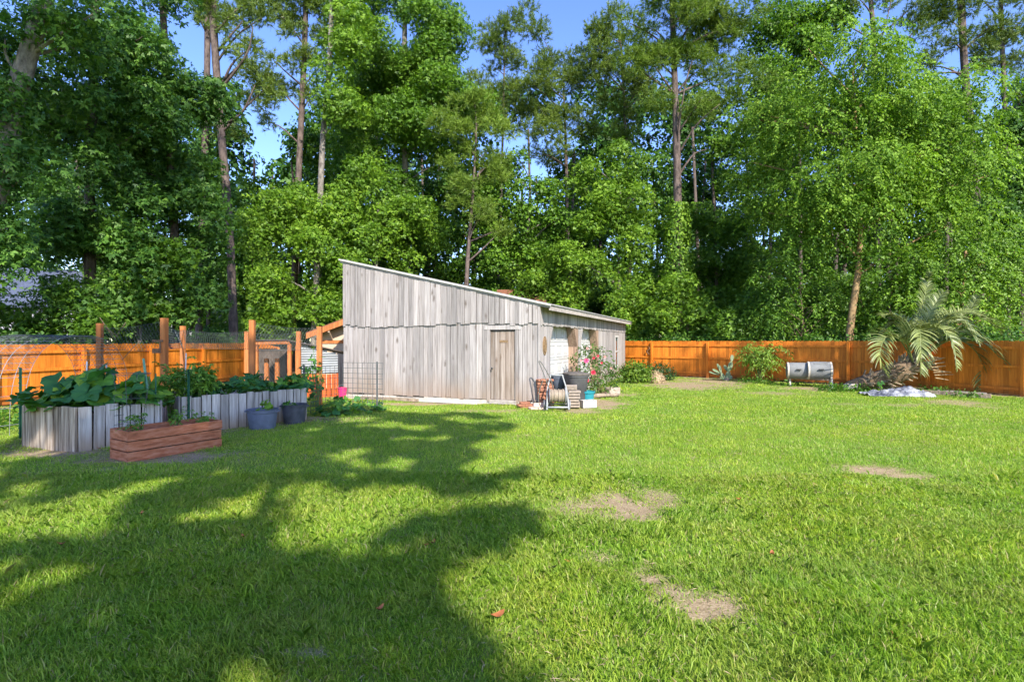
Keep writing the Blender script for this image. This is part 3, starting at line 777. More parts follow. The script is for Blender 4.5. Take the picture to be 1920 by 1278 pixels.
# door in the front
d = boards_front(lambda s: 0.15, lambda s: 2.02, -0.045, -0.040, 0.13, 0.17, (), DS0, DS1)
d = d.build('door', M['door'], barn)
fr = MB()
for s0, s1, z0, z1, o in ((DS0-0.095, DS0-0.005, 0.08, 2.06, 0.03), (DS1+0.005, DS1+0.095, 0.08, 2.06, 0.035), (DS0-0.16, DS1+0.18, 2.06, 2.17, 0.04)):
    fr.fbox(B, s0, s1, -o, 0.02, z0, z1)
fr.build('door_frame', M['barn'], d)
MB().fbox(B, DS0-0.02, DS1+0.02, -0.05, 0.05, 0.03, 0.135).build('door_sill', M['greytrim'], d)
kb = MB(); c0 = B(DS1-0.07, -0.02, 1.0)
kb.tube([c0, c0-BT*0.03, c0-BT*0.035, c0-BT*0.06, c0-BT*0.07], [0.012, 0.012, 0.03, 0.03, 0.01], 10).build('door_knob', M['knob'], d, smooth=True)
MB().fbox(B, 0.89, 1.13, 0.012, 0.022, 1.70, 1.775).build('name_plate', M['plaque'], d)
# roof
def roof_slab(s0, s1, t0, t1, up, th):
    sl = (4.18-2.72)/BWID
    z = lambda s: 2.72+sl*s+up
    return [B(s0, t0, z(s0)), B(s1, t0, z(s1)), B(s1, t1, z(s1)), B(s0, t1, z(s0)), B(s0, t0, z(s0)+th), B(s1, t0, z(s1)+th), B(s1, t1, z(s1)+th), B(s0, t1, z(s0)+th)]
rf = MB().hexa(roof_slab(-0.36, BWID+0.10, -0.10, BLEN+0.15, 0.058, 0.014)).build('roof', M['roofmetal'], barn)
rb = MB()
for i in range(34):
    t0 = 0.05+i*0.4
    rb.hexa(roof_slab(-0.36, BWID+0.10, t0, t0+0.03, 0.072, 0.018))
rb.build('roof_ribs', M['roofmetal'], rf)
MB().hexa(roof_slab(-0.30, BWID+0.08, -0.075, -0.045, -0.03, 0.086)).build('rake_board', M['greytrim'], rf)
MB().hexa(roof_slab(-0.37, BWID+0.11, -0.125, -0.085, 0.030, 0.052)).build('rake_trim', M['whitetrim'], rf)
MB().hexa(roof_slab(-0.33, -0.30, -0.045, BLEN+0.12, -0.085, 0.14)).build('fascia_board', M['greytrim'], rf)
MB().hexa(roof_slab(-0.30, 0.0, -0.02, BLEN+0.1, 0.03, 0.026)).build('soffit', M['jamb'], rf)
# footing under the boards
ft = MB()
s = -0.02
while s < BWID:
    e = s+U(0.5, 1.3); ft.fbox(B, s, min(e, BWID), U(-.03, -.005), 0.05, -0.05, 0.13+U(-.02, .01)); s = e+0.01
t = 0.06
while t < BLEN:
    e = t+U(0.6, 1.4); ft.fbox(B, 0.0, 0.05, t, min(e, BLEN), -0.05, 0.15); t = e+0.01
ft.build('footing', M['concrete'], barn)

# oval plaque hanging on the side wall
mb = MB(); c0 = B(-0.026, 0.42, 1.62)
for k, (r1, th) in enumerate(((1.0, 0.02), (0.72, 0.035))):
    mb.prism([c0+BT*(0.17*r1*math.cos(a))+np.array([0, 0, 0.26*r1*math.sin(a)]) for a in np.linspace(0, 2*math.pi, 18)[:-1]], BS*-th)
tag(mb.build('wall_plaque', M['plaque']), 'oval bronze plaque hanging on the side wall beside the white garage door', 'plaque')

# rotten white board and loose timbers lying along the barn foot
mb = MB(); mb.fbox(B, 1.75, 3.7, -0.14, -0.10, 0.0, 0.10)
tag(mb.build('loose_board', M['whitetrim']), 'peeling white board lying on edge along the foot of the barn wall', 'board')
mb = MB(); mb.fbox(B, 3.6, 5.6, -0.20, -0.08, 0.0, 0.08)
tag(mb.build('loose_beam', M['log']), 'brown rotten beam lying along the barn foot beside the wire panel', 'beam')

# ================================================================== FENCES
def fence(name, label, poly, h0, h1, side, bays, zb=0.03, pw=0.14, endshift=()):
    """side = +1 if the yard (posts and rails) lies to the left of the travel direction"""
    fo = thing(name, label, 'fence', (poly[0][0], poly[0][1], 0))
    for (a, b, nb) in [(poly[i], poly[i+1], bays[i]) for i in range(len(poly)-1)]:
        a = np.array([*a, 0.0]); b = np.array([*b, 0.0]); L = np.linalg.norm(b-a); d = (b-a)/L
        nrm = np.array([-d[1], d[0], 0])*side
        f = lambda u, w, z: a+d*u+nrm*w+np.array([0, 0, z])
        bl = L/nb
        for k in range(nb):
            u0, u1 = k*bl, (k+1)*bl
            mb = MB(); u = u0
            while u < u1-0.02:
                e = min(u+pw, u1); zt = h0+(h1-h0)*0+U(-.013, .010); zb_ = zb+U(-.01, .02); g = U(0.002, 0.006); o = U(-.003, .003)
                c = 0.03; e2 = e-g
                pts = [f(u, o, zb_), f(e2, o, zb_), f(e2, o, zt-c), f(e2-c*.9, o, zt), f(u+c*.9, o, zt), f(u, o, zt-c)]
                mb.prism(pts, -nrm*0.018)
                u = e
            mb.build('picket_panel', M['fence'], fo)
            for zr in (0.22, 0.93, h0-0.22):
                MB().fbox(f, u0+0.01, u1-0.01, 0.005, 0.043, zr-0.043, zr+0.043).build('rail', M['fence'], fo)
            MB().fbox(f, u0-0.048, u0+0.048, 0.045, 0.14, 0.0, h0-0.04).build('post', M['fence'], fo)
        MB().fbox(f, L-0.05, L+0.046, 0.045, 0.14, 0.0, h0-0.04).build('post', M['fence'], fo)
    return fo
fence('picket_fence', 'orange stained picket fence running from the barn past the palm', FENCE_R, 1.755, 1.755, -1, [2, 2, 1, 1, 2])
fence('picket_fence', 'orange stained picket fence behind the raised beds and chicken run', FENCE_L, 1.66, 1.6, -1, [3, 5])
# small metal ornament on the fence
c0 = np.array([7.0, 27.29, 1.05])
mb = MB(); tn = np.array([.77, -.64, 0])
mb.tube([c0+tn*(0.07*math.sin(a*1.6))+np.array([-.04, -.05, 0.42-a*0.09]) for a in np.linspace(0, 4.6, 14)], [0.012+0.018*math.sin(i/13*3.0) for i in range(14)], 6)
tag(mb.build('fence_ornament', M['rust'], smooth=True), 'small curled seahorse shaped iron ornament hung on the orange fence', 'ornament')

# ================================================================== RAISED BEDS
def plank_wall(a, b, z0, z1, out, w=(0.13, 0.17), th=0.03, zj=0.02):
    a = np.array([*a, 0.0]); b = np.array([*b, 0.0]); L = np.linalg.norm(b-a); d = (b-a)/L; n = np.array([d[1], -d[0], 0])*out
    f = lambda u, v, z: a+d*u+n*v+np.array([0, 0, z])
    mb = MB(); u = 0.0
    while u < L-0.02:
        e = min(u+U(*w), L)
        if L-e < 0.06: e = L
        o = U(-.008, .008); tl = U(-.008, .008); zt = z1+U(-zj, zj)
        mb.hexa([f(u+.008, o, z0), f(e-.010, o, z0), f(e-.010, o+th, z0), f(u+.008, o+th, z0),
                 f(u+.008+tl, o+U(-.006, .006), zt), f(e-.010+tl, o, zt), f(e-.010+tl, o+th, zt), f(u+.008+tl, o+th, zt)])
        u = e
    return mb
def raised_bed(label, poly, h, mats, nsoil):
    t = thing('raised_bed', label, 'raised bed', (np.mean([p[0] for p in poly]), np.mean([p[1] for p in poly]), 0), 'raised beds of grey boards')
    n = len(poly)
    for i in range(n):
        plank_wall(poly[i], poly[(i+1) % n], -0.03, h, 1, (0.17, 0.22) if mats[i] == 'bedwarm' else (0.15, 0.19)).build('side_wall', M[mats[i]], t)
    cx_, cy_ = np.mean([p[0] for p in poly]), np.mean([p[1] for p in poly])
    MB().prism([(cx_+(x-cx_)*.965, cy_+(y-cy_)*.965, 0.02) for x, y in poly], (0, 0, h-.14)).build('soil', M['soil'], t)
    return t
raised_bed('grey plank raised bed full of large dark squash leaves behind the redwood box', BED1, 0.70, ['bedwarm', 'bed', 'bed', 'bed', 'bed'], 1)
raised_bed('long pale plank raised bed behind the two plastic tubs', BED2, 0.69, ['bed', 'bed', 'bed', 'bed'], 1)

# redwood planter box on the grass
A0 = np.array([-5.52, 7.66, 0]); d = np.array([0.71, 1.15, 0]); d /= np.linalg.norm(d); nn = np.array([-d[1], d[0], 0])
pb = thing('planter_box', 'low weathered redwood planter box standing on the lawn before the grey beds', 'planter', A0)
bf = lambda u, v, z: A0+d*u+nn*v+np.array([0, 0, z])
PL, PW, PH = 1.38, 0.56, 0.455
for k in range(3):
    z0 = 0.0+k*PH/3; mb = MB()
    mb.fbox(bf, 0.0, PL+U(-.02, .02), U(-.012, .010), 0.032, z0+0.004, z0+PH/3-0.012)
    mb.build('long_board', M['redbox'], pb)
    MB().fbox(bf, 0, PL, PW-0.032, PW, z0+0.002, z0+PH/3-0.006).build('long_board', M['redbox'], pb)
    for u_ in (0.001, PL-0.034): MB().fbox(bf, u_, u_+.032, 0.034, PW-0.034, z0+0.004, z0+PH/3-0.012).build('end_board', M['redbox'], pb)
for u, v in ((0.034, 0.034), (PL-0.08, 0.034), (0.034, PW-0.08), (PL-0.08, PW-0.08)): MB().fbox(bf, u+.002, u+0.045, v+.002, v+0.045, 0, PH-0.02).build('corner_block', M['redbox'], pb)
MB().fbox(bf, 0.033, PL-0.034, 0.033, PW-0.033, 0.05, PH-0.09).build('soil', M['soil'], pb)

# ---------------------------------------------------------------- plants with big leaves
def big_leaf_tpl(lobes=5, n=22, depth=0.22):
    a = np.linspace(-2.75, 2.75, n)
    r = 1.0-depth*np.abs(np.sin(a*lobes/2*1.0))**0.7+0.05*np.sin(a*17)
    r *= 1-0.22*(np.abs(a)/2.75)**3
    v = np.stack([r*np.cos(a), r*np.sin(a), 0.10*np.sin(a*5)*r-0.18*(r*np.sin(a))**2+0.06], 1)
    return np.concatenate([[[0, 0, 0]], 0.5*v+np.array([0, 0, 0.05]), v])
def big_leaves(name, P, D, Nn, S, mat, parent, lobes=5, depth=0.22):
    tp = big_leaf_tpl(lobes, depth=depth); n = (len(tp)-1)//2; k = len(tp)
    D = unit(D); Nn = unit(Nn-(Nn*D).sum(1, keepdims=True)*D); T = np.cross(Nn, D)
    q = tp[None]*S[:, None, None]
    q = q*(1+rng.normal(size=q.shape)*0.05)
    V = P[:, None]+D[:, None]*q[..., 0:1]+T[:, None]*q[..., 1:2]+Nn[:, None]*q[..., 2:3]
    tri = [(0, 1+i, 2+i) for i in range(n-1)]; quad = [(1+i, 1+n+i, 2+n+i, 2+i) for i in range(n-1)]
    loops = []; sizes = []
    tri = np.array(tri); quad = np.array(quad); off = (np.arange(len(P))*k)[:, None, None]
    a = (tri[None]+off).reshape(-1); b = (quad[None]+off).reshape(-1)
    me = fast_mesh(name, V.reshape(-1, 3)-BASE[parent], np.concatenate([a, b]), np.concatenate([np.full(len(a)//3, 3), np.full(len(b)//4, 4)]), True)
    return link_mesh(name, me, mat, parent)
def squash(label, c, rx, ry, h, n, size, leaf='squash', group='squash plants in the garden', name='squash_plant', lobes=5, tilt=0.5, h0=0.25, lt=0.0):
    t = thing(name, label, 'plant', c, group); c = np.array(c, float)
    a = rng.uniform(0, 2*np.pi, n); r = np.sqrt(rng.random(n))
    hh = h*(1-0.55*r**2)*rng.uniform(h0, 1.0, n)
    P = c+np.stack([np.cos(a)*r*rx, np.sin(a)*r*ry, hh], 1)
    o = np.stack([np.cos(a)*r, np.sin(a)*r, np.zeros(n)], 1)
    D = unit(o+np.array([0, -0.25, -0.35])+rng.normal(size=(n, 3))*0.35)
    Nn = unit(o*tilt+np.array([0, -0.15, 0.8])+rng.normal(size=(n, 3))*0.28)
    S = size*rng.uniform(0.55, 1.15, n)
    k = int(n*lt)
    big_leaves('leaves', P[k:], D[k:], Nn[k:], S[k:], M[leaf], t, lobes)
    if k: big_leaves('young_leaves', P[:k], D[:k], Nn[:k], S[:k]*0.8, M['squashlt'], t, lobes)
    mb = MB()
    for i in range(0, n, 2):
        q = c+np.array([U(-.12, .12)*rx*3, U(-.12, .12)*ry*3, 0])
        mb.tube([q, (q+P[i])/2+np.array([0, 0, 0.04]), P[i]], [0.011, 0.009, 0.007], 5)
    mb.build('stems', M['stem'], t)
    return t
def small_leaf_plant(name, label, c, rx, ry, h, n, L, leaf, group=None, cat='plant', hang=0.5, stems=6, stemmat='stem', per=9, Wf=0.5, flat=1.0, cone=0.4):
    t = thing(name, label, cat, c, group); c = np.array(c, float)
    mb = MB(); bl = []
    for i in range(stems):
        a = U(0, 6.28); e = c+np.array([math.cos(a)*rx*U(.3, 1), math.sin(a)*ry*U(.3, 1), h*U(.6, 1.0)])
        m_ = c+(e-c)*0.5+np.array([0, 0, 0.12*h])
        path = smooth_path([c+np.array([U(-.03, .03), U(-.03, .03), 0]), m_, e], 8)
        mb.tube(path, list(np.linspace(0.006+0.008*h, 0.003, 8)), 5)
        for q in path[3:]: bl.append(q)
    mb.build('stems', M[stemmat], t, smooth=True)
    bl = np.array(bl); V = []
    cc = bl[rng.integers(0, len(bl), n)]+rng.normal(size=(n, 3))*np.array([rx, ry, h*0.5])*0.16
    tl = L*rng.uniform(1.6, 2.8, n)
    d = unit(cc-c+rng.normal(size=(n, 3))*0.3); hdir = unit(d*np.array([1, 1, 0.35])+rng.normal(size=(n, 3))*0.4)
    tt = np.linspace(0.15, 1, per)[None]
    P = cc[:, None]+hdir[:, None]*(tt*tl[:, None])[..., None]; P[..., 2] -= hang*0.6*tl[:, None]*tt**1.8
    side = np.where(np.arange(per) % 2, 1.0, -1.0)[None, :, None]; lat = unit(np.cross(hdir, np.array([0.05, 0, 1.0])))
    D = lat[:, None]*side*0.8+hdir[:, None]*0.6+np.array([0, 0, -hang])+rng.normal(size=P.shape)*0.25
    Nl = np.array([0, -0.3, 0.8])+hdir[:, None]*0.4+rng.normal(size=P.shape)*0.45
    P = P.reshape(-1, 3); s = rng.uniform(0.6, 1.2, len(P))
    V = leaf_quads(P, D.reshape(-1, 3), Nl.reshape(-1, 3), L*s, L*Wf*s)
    V[:, 2] = np.maximum(V[:, 2], c[2]+0.01)
    leaf_obj('leaves', V, 4, M[leaf], t)
    return t
Zb = 0.56
squash('huge dark green squash plant spilling over the left end of the plank bed', (-7.75, 9.15, Zb), 0.66, 0.46, 0.50, 56, 0.25, lt=0.15)
squash('huge dark green squash plant in the middle of the plank bed', (-7.1, 9.25, Zb), 0.6, 0.6, 0.70, 60, 0.26, lt=0.15)
squash('dark squash plant in the plank bed beside the green stakes', (-6.55, 9.3, Zb), 0.46, 0.5, 0.58, 42, 0.21, lt=0.35)
squash('pale yellow green okra plant behind the huge squash leaves', (-8.3, 10.4, Zb), 0.45, 0.4, 0.62, 40, 0.13, leaf='squashlt', group=None, name='okra_plant')
squash('leafy cucumber vine at the left half of the long plank bed', (-6.35, 11.1, Zb), 0.42, 0.5, 0.46, 90, 0.13, group='vines in the long bed', name='cucumber_vine', lt=0.3)
squash('leafy cucumber vine in the middle of the long plank bed', (-5.65, 11.55, Zb), 0.45, 0.55, 0.52, 110, 0.14, group='vines in the long bed', name='cucumber_vine', lt=0.2)
squash('leafy cucumber vine drooping over the right end of the long plank bed', (-5.0, 12.1, Zb), 0.40, 0.5, 0.46, 100, 0.14, group='vines in the long bed', name='cucumber_vine', lt=0.2)
squash('low sprawling squash patch on the ground beside the wire panel', (-4.2, 12.75, 0), 0.55, 0.5, 0.42, 60, 0.13, name='squash_plant', lt=0.25, h0=0.1)
squash('low sprawling squash patch reaching towards the barn wall', (-3.6, 13.1, 0), 0.55, 0.4, 0.38, 54, 0.115, name='squash_plant', lt=0.3, h0=0.1)
small_leaf_plant('tomato_plant', 'feathery tomato plant growing between the two grey beds', (-6.55, 10.25, 0.05), 0.35, 0.3, 1.35, 120, 0.085, 'tomato', 'tomato plants')
small_leaf_plant('tomato_plant', 'tall loose tomato plant standing at the front of the long bed', (-6.1, 10.4, 0.55), 0.4, 0.3, 0.75, 130, 0.085, 'tomato', 'tomato plants')
small_leaf_plant('tomato_plant', 'yellowish tomato plant in the long bed below the tallest post', (-6.9, 11.2, 0.55), 0.35, 0.3, 0.72, 150, 0.085, 'tomato', 'tomato plants')
for (u, lab, s) in ((0.30, 'spindly tomato seedling at the near end of the redwood box', 0.35), (0.80, 'bushier tomato seedling in the middle of the redwood box', 0.30), (1.16, 'small tomato seedling at the far end of the redwood box', 0.18)):
    small_leaf_plant('tomato_seedling', lab, bf(u, PW*0.5, PH-0.09), 0.18, 0.14, s, 18, 0.055, 'tomato', 'seedlings in the redwood box', stems=4)
small_leaf_plant('tomato_seedling', 'trailing tomato shoot hanging over the near end of the redwood box', bf(0.05, PW*0.5, PH-0.09), 0.22, 0.2, 0.14, 10, 0.055, 'tomato', 'seedlings in the redwood box', stems=3)

# stakes and posts
def stake(name, label, p, q, r, mat, group, cat='stake', n=6):
    p = np.array(p, float); q = np.array(q, float)
    mb = MB().tube([p, (p+q)/2+np.array([U(-.01, .01), 0, 0]), q], [r, r, r*0.9], n)
    return tag(mb.build(name, M[mat], None, p), label, cat, group)
def tpost(label, p, h, mat, group):
    p = np.array(p, float); mb = MB()
    mb.box(p+np.array([0, 0, h/2]), (0.038, 0.008, h)); mb.box(p+np.array([0, -0.019, h/2-0.001]), (0.008, 0.03, h-0.004))
    for k in range(int(h/0.09)): mb.box(p+np.array([0, -0.036, 0.1+k*0.09]), (0.02, 0.008, 0.022))
    return tag(mb.build('fence_post', M[mat], None, p), label, 'post', group)
stake('garden_stake', 'pale green leaning garden stake at the corner of the squash bed', at(288, 800, 9.3)*[1, 1, 0], at(269, 672, 9.4), 0.022, 'greenstake', 'stakes among the beds')
stake('garden_stake', 'straight green garden stake beside the leaning one', at(293, 800, 9.35)*[1, 1, 0], at(292, 700, 9.35), 0.013, 'greenpost', 'stakes among the beds')
tpost('dark green steel post against the front of the long plank bed', at(354, 790, 10.05)*[1, 1, 0], 1.22, 'greenpost', 'green steel posts in the garden')
tpost('dark green steel post left of the squash bed beside the arched panel', at(39, 780, 9.6)*[1, 1, 0], 1.27, 'greenpost', 'green steel posts in the garden')
tpost('dark steel post at the right end of the long plank bed', at(570, 770, 12.25)*[1, 1, 0], 1.20, 'wiredark', 'green steel posts in the garden')
tpost('dark steel post holding up the wire panel before the barn', at(707, 770, 13.0)*[1, 1, 0], 1.25, 'wiredark', 'green steel posts in the garden')
for px, py, Y, dx, lab in ((200, 684, 9.5, 6, 'white stake leaning out behind the huge squash leaves'), (349, 662, 10.6, 4, 'tall white stake behind the green steel post'),
                       (357, 690, 10.5, 5, 'short white stake right of the green steel post'), (388, 699, 10.9, 0, 'straight white stake in the left of the long bed'),
                       (163, 677, 9.9, 0, 'white stake tip above the left of the squash bed')):
    b_ = at(px-dx, 700, Y); b_[2] = 0.45
    stake('white_stake', lab, b_, at(px, py, Y), 0.013, 'whitestake', 'white stakes among the beds')
# tomato cage behind the redwood box
tc = MB(); c0 = at(247, 760, 8.95)*[1, 1, 0]
for z, r in ((0.15, .12), (0.45, 0.17), (0.80, 0.22), (1.2, 0.27)):
    tc.tube([c0+np.array([r*math.cos(a), r*math.sin(a), z]) for a in np.linspace(0, 2*math.pi, 21)], 0.0045, 5)
for a in (0.3, 1.9, 3.4, 5.0):
    tc.tube([c0+np.array([.10*math.cos(a), .10*math.sin(a), 0]), c0+np.array([.27*math.cos(a), .27*math.sin(a), 1.2])], 0.0045, 5)
tag(tc.build('tomato_cage', M['wiredark'], None, c0), 'round wire tomato cage standing among the squash leaves', 'plant cage')

# wire panels
def panel(name, label, a, b, h, nx_, nz_, mat, z0=0.02, r=0.005, arch=None, cat='wire panel'):
    mb = MB(); a = np.array(a, float); b = np.array(b, float)
    for i in range(nx_+1):
        p = a+(b-a)*i/nx_; mb.tube([p+np.array([0, 0, z0]), p+np.array([0, 0, h])], r, 5)
    for k in range(nz_+1):
        z = z0+(h-z0)*(k/nz_)**1.25; mb.tube([a+np.array([0, 0, z]), b+np.array([0, 0, z])], r, 5)
    return tag(mb.build(name, M[mat], None, (a+b)/2), label, cat)
panel('wire_trellis', 'square grid wire panel standing upright before the barn wall', at(643, 765, 13.4)*[1, 1, 0], at(718, 770, 13.0)*[1, 1, 0], 1.21, 8, 11, 'wiredark', r=0.006)
panel('wire_trellis', 'grid wire panel between the long bed and the barn panel', at(573, 760, 12.6)*[1, 1, 0], at(636, 765, 13.5)*[1, 1, 0], 1.12, 7, 9, 'wiredark')
panel('wire_cage', 'low wire grid leaning on the plank bed behind the redwood box', at(214, 800, 8.75)*[1, 1, 0], at(276, 800, 9.2)*[1, 1, 0], 0.86, 4, 6, 'wiredark', r=0.004)
# arched cattle panel
ar = thing('trellis_arch', 'arched wire trellis with netting at the far left of the garden', 'trellis', at(60, 800, 10.6)*[1, 1, 0])
mb = MB(); nt_ = MB()
pa = at(-25, 830, 9.4)*[1, 1, 0]; pe = at(197, 800, 12.2)*[1, 1, 0]; wd = np.array([0.35, 1.05, 0])
def archp(u, v):
    ang = math.pi*u
    c = (pa+pe)/2; x = -math.cos(ang)
    z = 1.86*abs(math.sin(ang))**0.62
    return c+(pe-pa)/2*np.sign(x)*abs(x)**0.8+wd*v+np.array([0, 0, z])
us = np.linspace(0, 1, 30)
for v in np.linspace(-0.5, 0.5, 6): mb.tube([archp(u, v) for u in us], 0.0048, 5)
for u in np.linspace(0.01, 0.99, 32): mb.tube([archp(u, -.5), archp(u, .5)], 0.0048, 5)
mb.build('wire_grid', M['wire'], ar)
for k in range(-14, 60):
    for sg in (1, -1):
        pts = []
        for v in np.linspace(-0.5, 0.5, 5):
            u = 0.02+k/60+sg*(v+0.5)*0.25
            if 0.12 < u < 0.98: pts.append(archp(u, v)+np.array([0, 0, 0.012]))
        if len(pts) > 1: nt_.tube(pts, 0.0028, 3, cap=False)
nt_.build('netting', M['net'], ar)

# ---------------------------------------------------------------- chicken run: posts and netting
run = thing('chicken_run', 'chicken run of orange posts hung with thin wire netting behind the beds', 'chicken run', (-7.2, 14.0, 0))
POSTS = [(187, 606, 12.6, .105), (308, 596, 12.4, .12), (343, 611, 14.6, .105), (463, 621, 15.6, .11), (473, 600, 12.9, .115), (560, 621, 16.2, .115), (599, 612, 14.6, .125)]
tops = []
for px, py, Yp, w in POSTS:
    p = at(px, py, Yp); tops.append(p)
    MB().box((p[0], p[1], p[2]/2), (w, w, p[2]), rz=U(-.1, .1)).build('post', M['post'], run)
def net(a, b, z0, z1, sag=0.06):
    mb = MB(); a = np.array(a, float); b = np.array(b, float); L = np.linalg.norm((b-a)[:2]); s = 0.085
    def q(u, w):
        w_ = min(max(w, 0), 1)
        z = (z0[0]+(z0[1]-z0[0])*u)*(1-w_)+(z1[0]+(z1[1]-z1[0])*u)*w_-sag*math.sin(math.pi*u)*w_
        p = a+(b-a)*u; p[2] = z; p[:2] += 0.02*math.sin(u*9+w_*5); return p
    H = np.mean(z1)-np.mean(z0); n = int(L/s)+1; k = H/L*0.62
    for i in range(-int(n*k)-1, n+1):
        for sg in (1, -1):
            u0 = i/n if sg == 1 else (i/n+k)
            pts = []
            for w in np.linspace(0, 1, 7):
                u = u0+sg*k*w
                if -0.001 <= u <= 1.001: pts.append(q(u, w))
            if len(pts) > 1: mb.tube(pts, 0.0026, 3, cap=False)
    for w in (0, 1): mb.tube([q(u, w) for u in np.linspace(0, 1, 12)], 0.004, 4)
    return mb
xy = lambda p: (p[0], p[1], 0)
for a, b, z0, z1 in ((0, 1, (1.55, 1.5), (2.05, 2.22)), (1, 2, (1.55, 1.55), (2.15, 2.05)), (2, 4, (1.55, 1.55), (2.05, 1.98)), (4, 6, (1.5, 1.5), (2.2, 2.1)), (3, 5, (1.5, 1.5), (2.0, 2.0))):
    net(xy(tops[a]), xy(tops[b]), z0, z1).build('netting', M['net'], run)
gb = MB(); g0 = tops[1]; gb.box((g0[0]-0.10, g0[1]-0.07, 1.75+0.0), (0.24, 0.05, 0.05)); gb.box((g0[0]-0.13, g0[1]-0.07, 1.52), (0.17, 0.06, 0.10)); gb.box((g0[0]-0.05, g0[1]-0.068, 1.62), (0.03, 0.03, 0.3))
gb.build('gate_latch', M['rust'], run)
br = thing('dead_branch', 'bare dead twigs caught in the netting beside the left post', 'branch', at(212, 640, 12.6))
for (a, b) in (((193, 612, 12.5), (222, 632, 12.9)), ((196, 608, 12.5), (218, 638, 12.6)), ((236, 604, 12.7), (213, 640, 12.7)), ((187, 595, 12.6), (212, 634, 12.8)), ((262, 640, 12.4), (228, 676, 12.4))):
    MB().tube([at(*a), (at(*a)+at(*b))/2+np.array([0, 0, .02]), at(*b)], [0.009, 0.008, 0.007], 5).build('twig', M['twig'], br)

# coop
cp = thing('chicken_coop', 'small chicken coop with a dark sloping roof and corrugated side', 'chicken coop', (-6.0, 16.9, 0))
p0, p1, p2 = at(479, 643, 16.2), at(543, 641, 16.2), at(636, 661, 17.0)
MB().beam(p0, p1, 0.06, 0.11).build('front_beam', M['post'], cp)
rfm = MB(); bk = np.array([0.5, 1.6, -0.32])
rfm.prism([p1+np.array([-.05, -.1, .05]), p2+np.array([.1, -.1, .03]), p2+bk+np.array([.1, 0, .03]), p1+bk+np.array([-.05, 0, .05])], (0, 0, 0.035))
rfm.prism([p0+np.array([-.05, -.08, .07]), p1+np.array([-.05, -.08, .06]), p1+bk+np.array([-.05, 0, .06]), p0+bk+np.array([-.05, 0, .07])], (0, 0, 0.03))
rfm.build('roof', M['darkroof'], cp)
for px, zt in ((481, 1.68), (543, 1.66), (558, 1.62)):
    q = at(px, 700, 16.25); MB().box((q[0], q[1], zt/2), (0.1, 0.1, zt)).build('corner_post', M['post'], cp)
for px in (500, 520): 
    q = at(px, 700, 16.9); MB().box((q[0], q[1], 0.6), (0.12, 0.09, 1.2)).build('nest_post', M['post'], cp)
q0, q1 = at(481, 700, 16.2), at(543, 700, 16.2)
net(xy(q0), xy(q1), (0.5, 0.5), (1.66, 1.64), 0).build('wire_front', M['net'], cp)
MB().beam(at(481, 700, 17.7), at(543, 700, 17.7), 0.04, 1.6).build('back_board', M['bark_dark'], cp)
cs = MB(); a_, b_ = at(565, 700, 16.45), at(634, 700, 17.0)
z = 0.72; k = 0
while z < 1.66:
    zb_ = z+0.075; u1 = 1.0 if zb_ < 1.38 else max(0.12, 1-(zb_-1.38)/0.30)
    e = a_+(b_-a_)*u1
    mid = [(a_[0], a_[1]-0.0, z), (e[0], e[1], z), (e[0], e[1]-0.045, z+0.035), (e[0], e[1], zb_), (a_[0], a_[1], zb_), (a_[0], a_[1]-0.045, z+0.035)]
    b0 = len(cs.v); cs.v += [tuple(map(float, m_)) for m_ in mid]; cs.f += [(b0, b0+1, b0+2, b0+5), (b0+5, b0+2, b0+3, b0+4)]
    z = zb_
cs.build('corrugated_side', M['corr'], cp)
plank_wall((a_[0]-0.25, a_[1]-0.15), (b_[0]+0.05, b_[1]-0.1), 0.0, 0.72, 1, (0.12, 0.16)).build('red_board_side', M['coopred'], cp)
mb = MB(); q = at(642, 745, 16.3)*[1, 1, 0]
mb.lathe(q, [(0.10, 0), (0.135, 0.30), (0.145, 0.30), (0.145, 0.33), (0.125, 0.33), (0.10, 0.05)], 18)
bu = thing('bucket', 'bright pink plastic bucket on the ground between the coop and barn', 'bucket', q)
mb.build('body', M['pink'], bu, smooth='auto')
MB().tube([q+np.array([.142*math.cos(a), -0.02, .31+.10*math.sin(a)]) for a in np.linspace(0, math.pi, 12)], 0.005, 5).build('handle', M['wire'], bu)
squash('climbing vine on the thick post beside the corrugated coop', at(590, 720, 14.3)*[1, 1, 0], 0.32, 0.2, 1.75, 40, 0.10, group='vines in the long bed', name='climbing_vine', h0=0.3, lt=0.2)
squash('vine climbing the dark steel post right of the long bed', at(572, 745, 12.4)*[1, 1, 0], 0.2, 0.2, 1.4, 22, 0.11, group='vines in the long bed', name='climbing_vine', h0=0.4, lt=0.2)

# plastic tubs
def tub(label, px, py, r, h, mat, n):
    c = gnd(px, py); t = thing('plastic_tub', label, 'tub', c, 'plastic tubs before the long bed')
    mb = MB(); mb.lathe(c, [(r*0.80, 0), (r*0.82, 0.01), (r*0.95, h*0.82), (r*0.97, h*0.83), (r, h*0.84), (r*1.02, h*0.98), (r*1.05, h), (r*1.0, h), (r*0.93, h*0.8), (r*0.9, h*0.78)], 26)
    mb.build('body', M[mat], t, smooth='auto')
    MB().lathe(c+np.array([0, 0, h*0.8]), [(r*0.92, 0), (r*0.92, 0.01)], 20).build('soil', M['soil'], t)
    for k in (-1, 1): MB().box(c+np.array([k*r*1.02, 0, h*0.9]), (0.06, 0.14, 0.03)).build('handle', M[mat], t)
    return c
c = tub('slate blue plastic tub with a rolled rim before the long bed', 492, 804, 0.29, 0.40, 'tub', 1)
squash('small bright green squash seedling in the slate blue tub', c+np.array([0.1, 0, 0.34]), 0.18, 0.15, 0.26, 14, 0.085, name='squash_seedling', group='seedlings in the tubs', leaf='squashlt')
c = tub('darker plastic tub standing right of the slate blue one', 552, 793, 0.255, 0.41, 'tubdark', 2)
